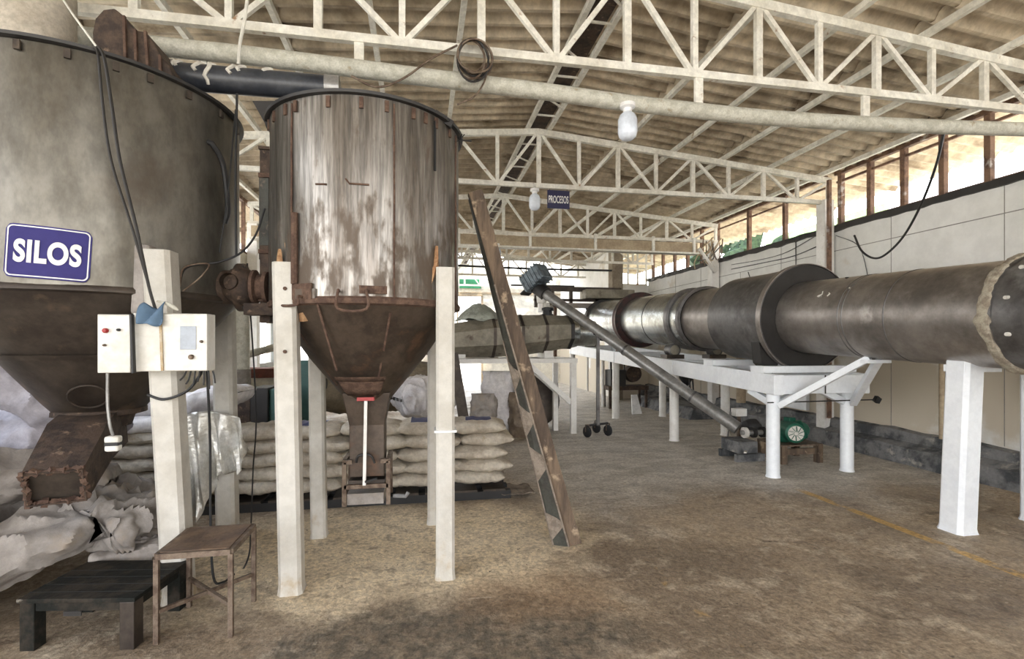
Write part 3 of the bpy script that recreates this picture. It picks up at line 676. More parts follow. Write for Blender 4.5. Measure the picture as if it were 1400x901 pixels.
# hanging sign
sp_ = at(763.5, 273, 7.05)
sg = thing('hanging_sign', 'small dark blue sign with white letters under second truss', 'sign', sp_)
MB().box(sp_, (.335, .012, .265)).build('plate', plain('sign_navy', (.02, .02, .08), .4), sg)
tm = text_mesh('PROCESOS', .1, .002, .002); xs_ = [v.co.x for v in tm.vertices]; ys_ = [v.co.y for v in tm.vertices]; kx = .30/(max(xs_)-min(xs_)); ky = .11/(max(ys_)-min(ys_)); cx_, cy_ = (max(xs_)+min(xs_))/2, (max(ys_)+min(ys_))/2
mesh_mb(tm, lambda c: sp_+Vector(((c.x-cx_)*kx, -.008-c.z*.5, (c.y-cy_)*ky))).build('lettering', M_signw, sg)
for dx in (-.13, .13): MB().bar(sp_+Vector((dx, 0, .13)), Vector((sp_.x+dx, 7.05, 3.88)), .006, .006).build('hanger', M_dark, sg)
p = at(643, 388, YF-.02)
o = MB().box(p, (.85, .03, .36)).build('exit_sign', M_exit); tag(o, 'small green rectangular sign high on the far cream wall', 'sign')

# ------------------------------------------------------------------ old white pipe under truss 1
pts = [at(x, y, 3.9) for x, y in ((205, 62), (330, 75), (440, 88), (560, 103), (650, 114), (750, 126), (860, 141), (950, 151), (1050, 161), (1200, 170), (1300, 174), (1420, 178))]
pts = [Vector((p.x, 3.9, p.z)) for p in pts]; pts.append(Vector((6.5, 3.9, pts[-1].z-.01)))
pts.insert(0, Vector((-2.9, 3.9, pts[0].z+.04)))
op = thing('overhead_pipe', 'long sagging old white pipe running below the nearest truss', 'pipe', (1.7, 3.9, 3.6))
MB().tube(crv(pts, 4), .064, 20).build('pipe_wall', M_pipe, op)
for px in (491, 955, 1183):
    X_ = at(px, 150, 3.9).x; zp = min(pts, key=lambda q: abs(q.x-X_)).z
    MB().bar((X_, 3.9, zp), (X_, 3.9, 3.88), .07, .03).build('hanger', M_steelw, op)
# rope tie at left
MB().tube(crv([at(338, 0, 3.80), at(334, 30, 3.78), at(328, 60, 3.79), at(326, 88, 3.79)], 5), .012, 8).build('rope_tie', M_drip, op)

def lamp(px, py, Y, sc_, label, top):
    p = at(px, py, Y); r_ = thing('bulb_lamp', label, 'lamp', p)
    MB().lathe([(0, -.105*sc_), (.035*sc_, -.10*sc_), (.06*sc_, -.08*sc_), (.068*sc_, -.05*sc_), (.068*sc_, .04*sc_), (.055*sc_, .075*sc_), (.03*sc_, .095*sc_)], p, n=24).build('bulb', M_bulb, r_)
    MB().lathe([(.03*sc_, .09*sc_), (.032*sc_, .12*sc_), (.055*sc_, .13*sc_), (.055*sc_, .155*sc_), (0, .16*sc_)], p, n=20).build('socket', M_signw, r_)
    MB().tube(crv([p+Vector((0, 0, .15*sc_)), p+Vector((.02, 0, .18*sc_)), Vector((p.x-.02, Y, top))], 4), .006, 6).build('cord', M_drip, r_)
lamp(858, 172, 3.85, 1.15, 'white bulb lamp hanging from the old pipe', 3.6)
lamp(731, 276, 7.0, 1.2, 'white bulb lamp hanging beside the small dark blue sign', 3.88)
lamp(679, 347, 10.0, 1.3, 'small far white bulb lamp under the tan beam', 3.56)

# coiled cable on truss 1
cc_ = thing('cable_coil', 'coil of dark cable hung on the nearest truss', 'cable', at(647, 80, 3.83))
for k in range(9):
    c0 = at(647+(k % 3)*3-3, 79+(k % 4)*2-2, 3.83-.010*k); rx_ = .105+.013*(k % 3); rz_ = .125+.012*(k % 4)
    MB().tube([c0+Vector((rx_*math.cos(a), .01*math.sin(a*2+k), rz_*math.sin(a))) for a in [i*2*math.pi/36 for i in range(36)]], .0075, 6, closed=True).build('cable_loop', M_dark if k % 2 else M_stool, cc_)
def cable(label, pts, r=.007, m=M_black, name='cable', n=7):
    o = MB().tube(crv(pts, n), r, 7).build(name, m); return tag(o, label, 'cable')
cable('cable drooping left from the coil to the silo top', [at(625, 62, 3.82), at(590, 80, 3.80), at(550, 108, 3.78), at(515, 119, 3.75), at(480, 104, 3.75)], .008, M_stool)
cable('short cable tail hanging below the coil', [at(668, 90, 3.82), at(662, 112, 3.80), at(648, 132, 3.8), at(625, 143, 3.8)], .007, M_stool)

# cables from silo 1 rim down to control box
for i, (x0, x1, x2, l) in enumerate(((133, 140, 172, 'left strand of the grey cable looped over the silo rim'), (140, 152, 178, 'right strand of the grey cable looped over the silo rim'))):
    cable(l, [at(128, 62, 3.13), at(x0+1, 75, 3.07), at(x1, 140, 3.07), at(x1+12, 220, 3.07), at(x2+8, 310, 3.08), at(203, 390, 3.16), at(214, 428, 3.16)], .0085 if i else .007, M_dark)
cable('pale wire rising from the silo rim to the roof', [at(80, -10, 3.3), at(100, 20, 3.2), at(132, 64, 3.1)], .006, M_drip)
cable('black cable hanging straight down between the two silos', [at(324, 128, 3.7), at(322, 240, 3.68), at(323, 350, 3.62)], .008)
cable('second thinner black cable hanging between the two silos', [at(322, 150, 3.74), at(312, 260, 3.72), at(300, 345, 3.70)], .005)
cable('black cable curving from channel down to blower', [at(362, 285, 3.75), at(350, 320, 3.72), at(330, 345, 3.66), at(300, 358, 3.6), at(255, 366, 3.5), at(245, 395, 3.4)], .007)
cable('grey wire looping in front of big silo near the blower', [at(246, 392, 3.36), at(252, 366, 3.36), at(285, 361, 3.42), at(275, 378, 3.36), at(250, 398, 3.36)], .005, M_stool)
cable('long black cable dropping below the right control box beside stool', [at(283, 506, 3.18), at(287, 600, 3.30), at(288, 720, 3.35), at(292, 790, 3.36), at(305, 796, 3.4), at(320, 785, 3.5)], .0075)
cable('black cable dropping behind stool to floor', [at(338, 360, 4.1), at(350, 560, 4.4), at(346, 640, 4.6), at(343, 720, 4.3), at(340, 760, 3.9), at(326, 790, 3.8)], .006)
cable('dark cable looping below the control boxes around the white leg', [at(202, 540, 3.28), at(225, 546, 3.25), at(255, 535, 3.22), at(272, 515, 3.2), at(276, 506, 3.18)], .008)

# ------------------------------------------------------------------ control boxes
def px_box(root, x0, x1, y0, y1, Y, depth, name, m, bevel=.004, skew=0):
    a, b_ = at(x0, y1, Y), at(x1, y0, Y)
    return MB().bx(a.x, b_.x, Y, Y+depth, a.z, b_.z).build(name, m, root, bevel=bevel)
M_boxw = mat('box_enamel', (.72, .71, .67), (.62, .60, .54), sc=5, rough=.45, bump=.05, third=(.40, .30, .20), t_sc=9, t_lo=.67, t_hi=.76, fine=.05)
Yb = 3.10
cb = thing('control_box', 'wider white control box with grey label on front of the leg', 'control box', at(235, 508, Yb))
px_box(cb, 182, 283, 429, 508, Yb+.03, .12, 'body', M_boxw)
px_box(cb, 221, 283, 430, 507, Yb+.005, .022, 'door', M_boxw)
px_box(cb, 246, 268, 446, 478, Yb+.001, .003, 'label_plate', plain('label_grey', (.36, .40, .46), .3))
for x, y, r_ in ((262, 488, .014), (276, 467, .008)): MB().lathe([(0, .022), (r_*.7, .02), (r_, .012), (r_, 0)], at(x, y, Yb+.004), rotm(rx=R(90)), n=18).build('lock', M_stool, cb)
MB().bar(at(219, 430, Yb), at(222, 507, Yb), .012, .01).build('rust_edge', mat('rust_run', (.42, .30, .16), (.5, .42, .3), sc=20), cb)
cb2 = thing('control_box', 'narrower white control box with red knob at the left of leg', 'control box', at(165, 508, Yb))
px_box(cb2, 133, 178, 430, 510, Yb+.03, .12, 'body', M_boxw)
px_box(cb2, 133, 178, 431, 510, Yb+.005, .022, 'door', M_boxw)
MB().bar(at(180, 430, Yb), at(183, 510, Yb), .010, .03).build('gasket', M_black, cb2)
for x, y, r_, m in ((145, 452, .014, M_red), (163, 451, .008, M_black), (144, 472, .007, M_stool)): MB().lathe([(0, .022), (r_*.7, .02), (r_, .012), (r_, 0)], at(x, y, Yb+.004), rotm(rx=R(90)), n=18).build('knob', m, cb2)
# blue rag
b = MB(); base = at(205, 425, Yb)
def rag(u, v):
    p = at(190+34*u, 413+27*v+6*math.sin(u*3), Yb-.005); 
    return Vector((p.x, p.y-.012-.03*abs(math.sin(u*5+v*2))*(1-.3*v)+.05*(1-v)*(1-v), p.z+.012*math.sin(u*7+v*5)))
tag(MB().grid(rag, 14, 12).build('blue_rag', M_cloth, solid=.004), 'blue folded rag lying over the top of the control boxes', 'rag')
o = MB().tube(crv([at(215, 412, Yb+.04), at(228, 415, Yb+.02), at(244, 424, Yb+.03)], 4), [.006]*4+[.012]*4+[.004], 8).build('glove', M_pipe); tag(o, 'pale cloth scrap lying on the control box beside the blue rag', 'cloth')
# bundle of wires below
for k in range(7):
    x = 255+k*6
    cable('short black wire under the wider control box, %s from the left' % ['first', 'second', 'third', 'fourth', 'fifth', 'sixth', 'last'][k], [at(x, 507, 3.17), at(x-4+k, 515+k % 3*4, 3.17), at(x-9+2*k, 520+(k*5) % 13, 3.17)], .005, n=4)
ps = thing('pull_switch', 'white pendant switch hanging on a cord before the big silo', 'switch', at(155, 617, Yb))
p0 = at(155, 605, 3.18)
MB().box(p0+Vector((0, 0, .018)), (.075, .05, .04)).build('upper_shell', M_boxw, ps, bevel=.012)
MB().box(p0-Vector((0, 0, .03)), (.072, .05, .038)).build('lower_shell', M_boxw, ps, bevel=.012)
MB().box(p0-Vector((0, 0, .006)), (.066, .046, .02)).build('black_band', M_black, ps)
MB().tube(crv([at(147, 508, 3.17), at(147, 550, 3.17), at(150, 580, 3.17), p0+Vector((0, 0, .03))], 5), .008, 8).build('cord', M_tube, ps)

# ------------------------------------------------------------------ leaning board
lb = thing('leaning_chute', 'long wooden channel leaning on the rusty silo with torn green side', 'wooden chute', (1.12, 3.8, 0))
T = Vector((.37, 3.76, 2.74)); B0 = Vector((1.17, 3.82, .0)); ax = (T-B0).normalized()
side = ax.cross(Vector((0, 1, 0))).normalized()
if side.x < 0: side = -side
fwd = side.cross(ax).normalized(); 
if fwd.y > 0: fwd = -fwd
def lbp(t, s_, f_): return B0 + (T-B0)*t + side*s_ + fwd*f_
m_ = Matrix((side, fwd, ax)).transposed(); L_ = (T-B0).length
MB().loft([[lbp(t, s_+.006*nz((t*9, s_*20, 0)), f_) for s_, f_ in ((-.02, .03), (.085, .05), (.095, -.03), (-.02, -.05))] for t in [i/16 for i in range(17)]]).build('plank', M_wood, lb)
MB().loft([[lbp(t, s_, f_) for s_, f_ in ((-.13+.105*t, -.01), (-.022, .045), (-.022, .035), (-.13+.105*t, -.02))] for t in (.0, .5, .8, .985)]).build('green_side', M_greenp, lb)
MB().bar(lbp(0, -.022, .048), lbp(.75, -.022, .048), .012, .012).build('edge_strip', M_paper, lb)
MB().bar(lbp(0.01, -.13, -.01), lbp(.6, -.067, -.01), .008, .012).build('edge_strip', M_paper, lb)
for t0, t1 in ((.03, .09), (.20, .28), (.33, .40), (.46, .52)):
    MB().add([lbp(t0, -.128+.105*t0, .0), lbp(t0+.03, -.03, .046), lbp(t1-.01, -.026, .048), lbp(t1, -.05, .036), lbp(t1+.02, -.126+.105*t1, .0)], [(0, 1, 2, 3, 4)]).build('paper_scrap', M_paper, lb, solid=.003)

# ------------------------------------------------------------------ bench and stool
be = thing('low_bench', 'low dark painted bench with scuffed top standing before white sacks', 'bench', (-1.73, 3.17, 0))
x0, x1, y0, y1 = -2.02, -1.44, 2.96, 3.40
MB().bx(x0-.012, x1+.012, y0-.012, y1+.012, .252, .275).build('top', M_bench, be, bevel=.004)
for k in range(4): MB().bx(x0-.01, x1+.01, y0+.085*k+.06, y0+.085*k+.064, .2755, .277).build('board_gap', M_black, be)
MB().bx(x0+.02, x1-.02, y0+.005, y0+.03, .205, .252).build('apron', M_bench, be); MB().bx(x1-.03, x1-.005, y0+.03, y1-.02, .205, .252).build('apron', M_bench, be)
for x, y in ((x0+.035, y0+.032), (x1-.035, y0+.032), (x1-.035, y1-.035), (x0+.035, y1-.035)):
    MB().box((x, y, .125), (.075, .072, .25)).build('leg', M_bench if x < -1.7 or y > 3.1 else M_cone1, be, bevel=.004)
MB().bx(-1.80, -1.71, y0-.002, y0+.004, .18, .205).build('bracket', M_dark, be)
be.rotation_euler.z = R(-9)
st = thing('work_stool', 'rusty metal stool with square brown board top by control boxes', 'stool', (-1.18, 3.14, 0))
x0, x1, y0, y1 = -1.385, -1.02, 2.95, 3.33
MB().bx(x0+.012, x1-.012, y0+.012, y1-.012, .470, .484).build('seat', M_stoolt, st)
b = MB()
for p, q in (((x0, y0), (x1, y0)), ((x1, y0), (x1, y1)), ((x1, y1), (x0, y1)), ((x0, y1), (x0, y0))): b.bar((*p, .465), (*q, .465), .025, .03)
b.build('seat_frame', M_stool, st)
for x, y in ((x0, y0), (x1, y0), (x1, y1), (x0, y1)):
    MB().bar((x, y, 0), (x, y, .455), .024, .024).build('leg', M_stool, st)
MB().bar((x0, y0, .17), (x1, y1, .17), .02, .02).build('cross_stretcher', M_stool, st); MB().bar((x0, y1, .175), (x1, y0, .175), .02, .02).build('cross_stretcher', M_stool, st)

# ------------------------------------------------------------------ sacks
def sack_mesh(L=.6, Wd=.42, H=.15, seed=0, wr=.02, m=M_sack, band=False, nu=36, nv=28, big_=False):
    b = MB()
    def f(u, v):
        a = v*2*math.pi; s = 2*u-1
        e = (1-abs(s)**5)**.5 if abs(s) < 1 else 0
        ht = H/2*(max(0, 1-abs(s)**3.2))**.55; wd = Wd/2*(1-.10*abs(s)**6)*(1-.06*(1-abs(s)))
        ca, sa = math.cos(a), math.sin(a)
        y = wd*math.copysign(abs(ca)**.75, ca); z = (ht+.004)*math.copysign(abs(sa)**.72, sa)
        x = s*L/2*(1-.04*abs(ca)**4*0) 
        p = Vector((x, y, z)); n_ = nz((x*7+seed*9, y*7, z*7+seed)) + .6*nz((x*15, y*15+seed*5, z*15))
        sk = 3.2/max(L, .5)
        if big_: n_ = nz((x*sk+seed*9, y*sk*1.2, z*sk*1.2+seed)) + .3*nz((x*sk*2.2, y*sk*2.6+seed*5, z*3))
        rg = 1-abs(nz((x*1.1*sk+seed*3, y*1.7*sk+x*1.5, z*1.4*sk+seed*7)))*2.6
        k = wr*(.9*n_ + .55*max(rg, 0)**2 - .25) + .22*wr*math.sin(y*34+x*11+3*n_)*(.3+s*s) + .4*wr*math.sin(y*40+seed)*abs(s)**3
        return p + Vector((0, math.copysign(1, ca)*abs(ca)*k, math.copysign(1, sa)*abs(sa)*k))
    N = nu
    vs = []
    for i in range(N+1):
        for j in range(nv): vs.append(f(i/N, j/nv))
    fs = [(i*nv+j, (i+1)*nv+j, (i+1)*nv+(j+1) % nv, i*nv+(j+1) % nv) for i in range(N) for j in range(nv)]
    b.add(vs, fs, True); b.add(vs[:nv], [tuple(range(nv))]); b.add(vs[-nv:], [tuple(reversed(range(nv)))])
    if band:
        for i in range(len(b.f)):
            if len(b.f[i]) == 4:
                iu = i // nv
                if 11 <= iu <= 26 and .13*nv <= i % nv <= .30*nv: b.mi[i] = 1
    return b
protos = []
for k in range(5):
    o = sack_mesh(.60, .50, .155, k, .018).build('sack', [M_sack, M_print]); protos.append(o)
protos.append(sack_mesh(.60, .50, .155, 11, .018, band=True).build('sack', [M_sack, M_print]))
for o in protos: o.location = (0, 0, 0)
# recentre: mesh origin at bottom centre
used = [False]*6
row_w = ['bottom', 'second', 'middle', 'fourth', 'top']
col_w = ['at the right end', 'second from the right end', 'third from the right end', 'behind the rusty silo outlet', 'between the left white silo legs', 'right of the silvery film', 'under the silvery film', 'at the left end']
def put_sack(i, loc, rz, label, group, sc=(1, 1, 1), rx=0, ry=0):
    o = protos[i]
    if used[i]: o = o.copy(); COL.objects.link(o)
    used[i] = True; o.location = loc; o.rotation_euler = (rx, ry, rz); o.scale = sc
    return tag(o, label, 'sack', group)
XS0 = .62
for c in range(7):
    for lv in range(5):
        if c >= 7 and lv == 4: continue
        x = XS0 - c*.545 + random.uniform(-.02, .02) + (.06 if lv % 2 else -.03); z = .115 + lv*.131
        i = 5 if (lv == 4 and c in (0, 1, 3, 5)) or (lv == 2 and c == 3) or (lv == 3 and c == 7) else random.randrange(5)
        put_sack(i, (x, 5.35 + random.uniform(-.025, .025), z), random.choice((0, math.pi)) + random.uniform(-.11, .11),
                 'pale sack in long stack, %s layer, %s' % (row_w[lv], col_w[c]), 'sacks in the long stack', (random.uniform(.96, 1.05), 1, random.uniform(.94, 1.04)))
# black pallet under stack
pl = thing('pallet', 'low dark wooden pallet under the long stack of sacks', 'pallet', (-1.3, 5.35, 0))
for y in (5.12, 5.35, 5.58): MB().bx(-3.2, .92, y-.04, y+.04, 0, .08).build('runner', M_black, pl)
for i in range(14): MB().bx(-3.2+i*.295, -3.2+i*.295+.23, 5.08, 5.62, .08, .1).build('deck_board', M_cone1, pl)
b = MB(); b.grid(lambda u, v: Vector((.82+.35*u, 5.05+.35*v, .03+.03*nz((u*4, v*4, 1))+.015)), 12, 10); tag(b.build('plastic_scrap', M_paper, solid=.003), 'crumpled grey scrap on the floor at the stack right end', 'scrap')

# heap of large sacks, left foreground
def big(loc, rot, L, Wd, H, seed, label, m=M_sackg, wr=.06):
    o = sack_mesh(L, Wd, H, seed, wr, nu=72, nv=64, big_=True).build('empty_sack', [m, m]); o.location = loc; o.rotation_euler = rot
    return tag(o, label, 'sack', 'heap of white sacks at the left')
g3 = 'heap'
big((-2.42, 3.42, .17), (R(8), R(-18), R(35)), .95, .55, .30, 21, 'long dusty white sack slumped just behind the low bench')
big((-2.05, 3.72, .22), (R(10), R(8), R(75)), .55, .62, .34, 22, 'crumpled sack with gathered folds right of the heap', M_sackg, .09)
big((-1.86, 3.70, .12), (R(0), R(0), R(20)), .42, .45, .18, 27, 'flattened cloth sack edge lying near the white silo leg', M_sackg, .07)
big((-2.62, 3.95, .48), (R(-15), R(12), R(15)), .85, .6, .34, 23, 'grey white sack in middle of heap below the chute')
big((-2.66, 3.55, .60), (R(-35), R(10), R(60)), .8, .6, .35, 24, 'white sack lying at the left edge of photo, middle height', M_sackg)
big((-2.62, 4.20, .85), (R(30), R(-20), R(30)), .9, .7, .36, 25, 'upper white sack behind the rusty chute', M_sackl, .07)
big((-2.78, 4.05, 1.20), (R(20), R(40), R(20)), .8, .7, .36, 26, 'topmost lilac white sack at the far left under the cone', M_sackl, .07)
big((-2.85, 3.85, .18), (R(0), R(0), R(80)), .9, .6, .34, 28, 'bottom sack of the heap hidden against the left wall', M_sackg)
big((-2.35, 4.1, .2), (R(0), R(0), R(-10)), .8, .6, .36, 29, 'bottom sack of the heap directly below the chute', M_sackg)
# white smooth sacks on top of stack left
def top_sack(loc, rot, L, Wd, H, seed, label):
    o = sack_mesh(L, Wd, H, seed, .03, nu=56, nv=50, big_=True).build('sack', [M_sackw, M_sackw]); o.location = loc; o.rotation_euler = rot
    return tag(o, label, 'sack', 'white sacks lying on the long stack')
top_sack((-2.35, 5.35, .72), (0, 0, .1), .95, .55, .20, 31, 'wide bright white sack on the stack, left of white leg')
top_sack((-2.02, 5.38, .90), (0, R(-14), -.1), .75, .5, .24, 32, 'bright white sack leaning high behind the white leg')
top_sack((-2.75, 5.40, .90), (0, R(10), .1), .7, .5, .18, 33, 'white sack resting highest, behind the big silo cone')
# silvery plastic film hanging over front of the stack
def film(u, v):
    topx = 236 + 92*u; topy = 572 - 10*math.sin(u*3.1); botx = 256 + 84*u; boty = 700 - 92*u**1.6 + 18*math.sin(u*9)
    px = topx + (botx-topx)*v; py = topy + (boty-topy)*v; p = at(px, py, 4.38)
    return Vector((p.x, 4.38 - .05*math.sin(u*19+v*3)*(.3+v) - .04*math.sin(u*41)*v + .0*(1-v)**2, max(p.z, .01)))
tag(MB().grid(film, 44, 22).build('plastic_film', M_plastic, solid=.003), 'shiny silvery plastic film draped over the front of the stack', 'plastic film')

# ------------------------------------------------------------------ right machinery: platform
def pz(y): return 1.25 + .041*(y - 5.25)         # platform top along the hall
pf = thing('support_platform', 'long white raised platform carrying the rotary drum', 'platform', (4.7, 9, 0))
for x in (4.12, 5.3): MB().bar((x, 5.15, pz(5.15)-.13), (x, 13.3, pz(13.3)-.13), .12, .24).build('long_beam', M_beam, pf, bevel=.006)
for y in (5.21, 7.6, 10.1, 13.2): MB().bar((4.05, y, pz(y)-.13), (5.36, y, pz(y)-.13), .12, .22).build('cross_beam', M_beam, pf, bevel=.006)
MB().bx(4.72, 4.73, 5.13, 5.14, pz(5.2)-.24, pz(5.2)-.02).build('beam_joint', M_dark, pf)
for x, y in ((4.17, 5.32), (5.28, 5.4), (4.12, 7.6), (5.25, 7.9), (4.12, 10.1), (5.25, 10.2), (4.12, 13.2), (5.25, 13.2)):
    MB().lathe([(.085, 0), (.075, .03), (.075, pz(y)-.26), (.10, pz(y)-.25)], (x, y, 0), n=20).build('post', M_beam if y < 6 else M_white, pf)
for x in (4.17, 5.28):
    MB().bar((x, 5.40, .90), (x, 5.75, pz(5.7)-.26), .06, .08).build('knee_brace', M_beam, pf)
MB().bar((4.24, 5.33, .88), (4.55, 5.33, 1.02), .06, .08).build('knee_brace', M_beam, pf); MB().bar((5.2, 5.38, .88), (4.85, 5.35, 1.03), .06, .08).build('knee_brace', M_beam, pf)
MB().bar((4.2, 5.25, .86), (4.60, 4.42, 1.455), .075, .07).build('long_brace', M_beam, pf, bevel=.005); MB().bar((5.27, 5.3, .86), (4.72, 4.42, 1.455), .075, .07).build('long_brace', M_beam, pf, bevel=.005)
MB().bx(4.52, 4.80, 4.36, 4.46, 1.40, 1.435).build('cradle', M_beam, pf)
for y, w in ((5.45, .22), (6.5, .25)): MB().bx(4.05, 5.35, y-.12, y+.12, pz(y)-.01, pz(y)+.07).build('deck_plate', M_beam, pf)
MB().tube([(4.05, 5.26, .9), (5.35, 5.3, .9), (5.6, 5.3, .9)], .008, 6).build('tie_wire', M_dark, pf)
MB().box((5.62, 5.3, .9), (.07, .05, .07), rotm(ry=.6)).build('wire_knot', M_black, pf)

# near posts
np_ = thing('drum_support_post', 'big white square post under the near end of drum', 'post', (4.55, 3.52, 0))
leg((4.52, 3.50, 0), (4.60, 3.50, 1.49), .20).build('shaft', M_beam, np_)
MB().bx(4.50, 4.88, 3.42, 3.60, 1.36, 1.42).build('bracket', M_beam, np_)
MB().bx(4.55, 4.66, 3.42, 3.58, 1.49, 1.505).build('top_plate', M_tube, np_)
o = leg((5.46, 3.55, 0), (5.46, 3.55, 1.45), .18).build('drum_support_post', M_beam); tag(o, 'white post cut by the right edge of photo', 'post')

# rotary drum
def dz(y): return 1.95 + .041*(y-6.0)
DX = 4.7
def drum_mat(y0, y1):
    d_ = Vector((0, 1, .041)).normalized(); xx = Vector((1, 0, 0)); zz_ = xx.cross(d_)
    return Matrix((xx, zz_, d_)).transposed()
DM = drum_mat(0, 1)
def dl(prof, name, m, root, n=72, **k):
    """profile of (radius, y)"""
    b = MB(); b.lathe([(r_, (y-6.0)*math.sqrt(1+.041**2)) for r_, y in prof], (DX, 6.0, dz(6.0)), DM, n=n, **k); return b.build(name, m, root)
dr = thing('rotary_drum', 'long steel rotary drum lying on the white platform', 'rotary drum', (DX, 9, 0))
dl([(.44, 3.10), (.443, 4.0), (.443, 4.4), (.44, 5.5), (.44, 5.9)], 'near_shell', M_drum, dr)
for y in (3.95, 4.42, 4.47): dl([(.441, y), (.447, y+.004), (.447, y+.012), (.441, y+.016)], 'shell_seam', M_drumd, dr)
dl([(.445, 5.39), (.64, 5.39)], 'casing_face', M_dark, dr)
dl([(.445, 5.40), (.63, 5.40), (.66, 5.42), (.66, 5.47), (.625, 5.48), (.60, 6.0), (.59, 6.62), (.50, 6.64)], 'gear_casing', M_drumd, dr)
dl([(.655, 5.39), (.665, 5.39), (.665, 5.46), (.655, 5.47)], 'casing_lip', M_drum, dr)
MB().box((4.55, 5.385, dz(5.4)+.55), (.16, .02, .07)).build('inspection_slot', M_black, dr)
b = MB(); b.prism([(4.12, 5.5, 1.62), (4.15, 5.5, 1.36), (4.30, 5.5, 1.22), (4.42, 5.5, 1.40)], (0, .16, 0)); b.build('casing_foot', M_dark, dr)
dl([(.49, 6.64), (.49, 7.55)], 'middle_shell', M_drum, dr)
dl([(.50, 7.55), (.545, 7.56), (.545, 7.64), (.50, 7.65), (.50, 7.95), (.545, 7.96), (.545, 8.06), (.49, 8.08)], 'riding_tyre', M_drumd, dr)
dl([(.495, 7.64), (.505, 7.70), (.505, 7.9), (.495, 7.96)], 'tyre_band', M_galv, dr)
dl([(.49, 8.08), (.495, 9.0), (.49, 10.1)], 'bright_shell', M_galv, dr)
dl([(.493, 9.0), (.499, 9.01), (.499, 9.03), (.493, 9.04)], 'shell_seam', M_dark, dr)
dl([(.49, 10.1), (.60, 10.1), (.60, 10.2), (.50, 10.21), (.50, 10.30), (.57, 10.3), (.57, 10.36), (.49, 10.37)], 'girth_ring', mat('dark_red_ring', (.07, .03, .028), (.03, .025, .025), sc=8, rough=.5, metal=.3), dr)
dl([(.49, 10.37), (.49, 12.2)], 'far_shell', M_galv, dr)
dl([(.49, 12.2), (.54, 12.2), (.54, 12.35), (.49, 12.36)], 'far_ring', M_dark, dr)
dl([(.49, 12.36), (.47, 13.3), (.0, 13.3)], 'far_end', M_galv, dr)
for y, sx in ((8.0, -1), (8.0, 1), (12.3, -1), (12.3, 1)):
    x = DX + sx*.40; zc = pz(y)+.13
    MB().lathe([(0, -.09), (.10, -.09), (.115, -.08), (.115, .08), (.10, .09), (0, .09)], (x, y, zc), rotm(rx=R(90)), n=28).build('trunnion_roller', M_drumd, dr)
    MB().lathe([(0, .105), (.07, .10), (.085, .09)], (x, y, zc), rotm(rx=R(90)), n=20).build('roller_face', M_tarp, dr)
    MB().bx(x-.16, x+.16, y-.12, y+.12, pz(y)-.02, pz(y)+.05).build('roller_base', M_cone1, dr)
# small rod on the shell
MB().tube([(4.66, 4.72, 1.9+.43), (4.5, 4.62, 1.9+.41)], .008, 6).build('shell_rod', M_dark, dr)
MB().tube([(4.5, 6.2, dz(6.2)+.56), (4.47, 6.2, dz(6.2)+.64)], .006, 6).build('shell_rod', M_dark, dr)
# chalk marks on the near shell
def ds(a, y, r_=.4455): 
    return Vector((DX + r_*math.cos(a), y, dz(y) + r_*math.sin(a)))
for pts in (((150, 4.80), (147, 4.75), (151, 4.74), (152, 4.78), (147, 4.745), (142, 4.76)), ((151, 4.66), (147, 4.64), (145, 4.66))):
    MB().tube([ds(R(a), y, .449) for a, y in pts], .006, 5).build('chalk_mark', M_drip, dr)
MB().tube([ds(R(140), 4.43, .449), ds(R(139), 4.42, .449)], .006, 5).build('chalk_mark', M_drip, dr)

# hood at near end with ragged lagging seal
hd = thing('end_hood', 'dark steel hood closing the near drum end at right edge', 'hood', (DX, 2.6, 0))
dl([(.455, 3.06), (.455, 3.04), (.45, 2.5), (.0, 2.5)], 'hood_shell', M_drumd, hd)
dl([(.44, 3.10), (.46, 3.10), (.46, 3.05)], 'hood_lip', M_drumd, hd)
b = MB(); n = 90; secs = []
for i in range(n+1):
    a = 2*math.pi*i/n; rr_ = .028 + .014*nz((math.cos(a)*4, math.sin(a)*4, 1)) + .02*abs(nz((math.cos(a)*9, math.sin(a)*9, 4)))
    yy = 3.10 + .03*nz((a*2, 0, 7)); c = Vector((DX + .448*math.cos(a), yy, dz(yy) + .448*math.sin(a))); rd = Vector((math.cos(a), 0, math.sin(a)))
    secs.append([c + rd*rr_*math.cos(t)*1.1 + Vector((0, 1, 0))*rr_*1.5*math.sin(t) for t in [k*2*math.pi/8 for k in range(8)]])
b.loft(secs, True, False); b.build('lagging_seal', M_ash, hd)
for k, a in enumerate((165, 130, 200)):
    MB().lathe([(0, .03), (.014, .03), (.016, 0)], Vector((DX+.45*math.cos(R(a)), 2.95, dz(2.95)+.45*math.sin(R(a)))), rotm(ry=R(-90)), n=10).build('bolt', M_drip, hd)
for x in (4.45, 4.95): MB().bx(x-.06, x+.06, 2.55, 2.7, 0, 1.47).build('stand_leg', M_beam, hd)

# ------------------------------------------------------------------ auger conveyor
au = thing('auger_conveyor', 'slanted grey auger tube on a wheeled stand feeding the furnace', 'auger conveyor', (3.0, 8.17, 0))
Lw, Up = Vector((4.42, 6.35, .40)), Vector((2.25, 9.1, 2.58))
ad = (Up-Lw).normalized()
MB().tube([Lw, Up], .09, 28).build('tube', M_tube, au)
for t in (.18, .5): q = Lw+(Up-Lw)*t; MB().tube([q, q+ad*.03], .099, 28).build('tube_band', M_drumd, au)
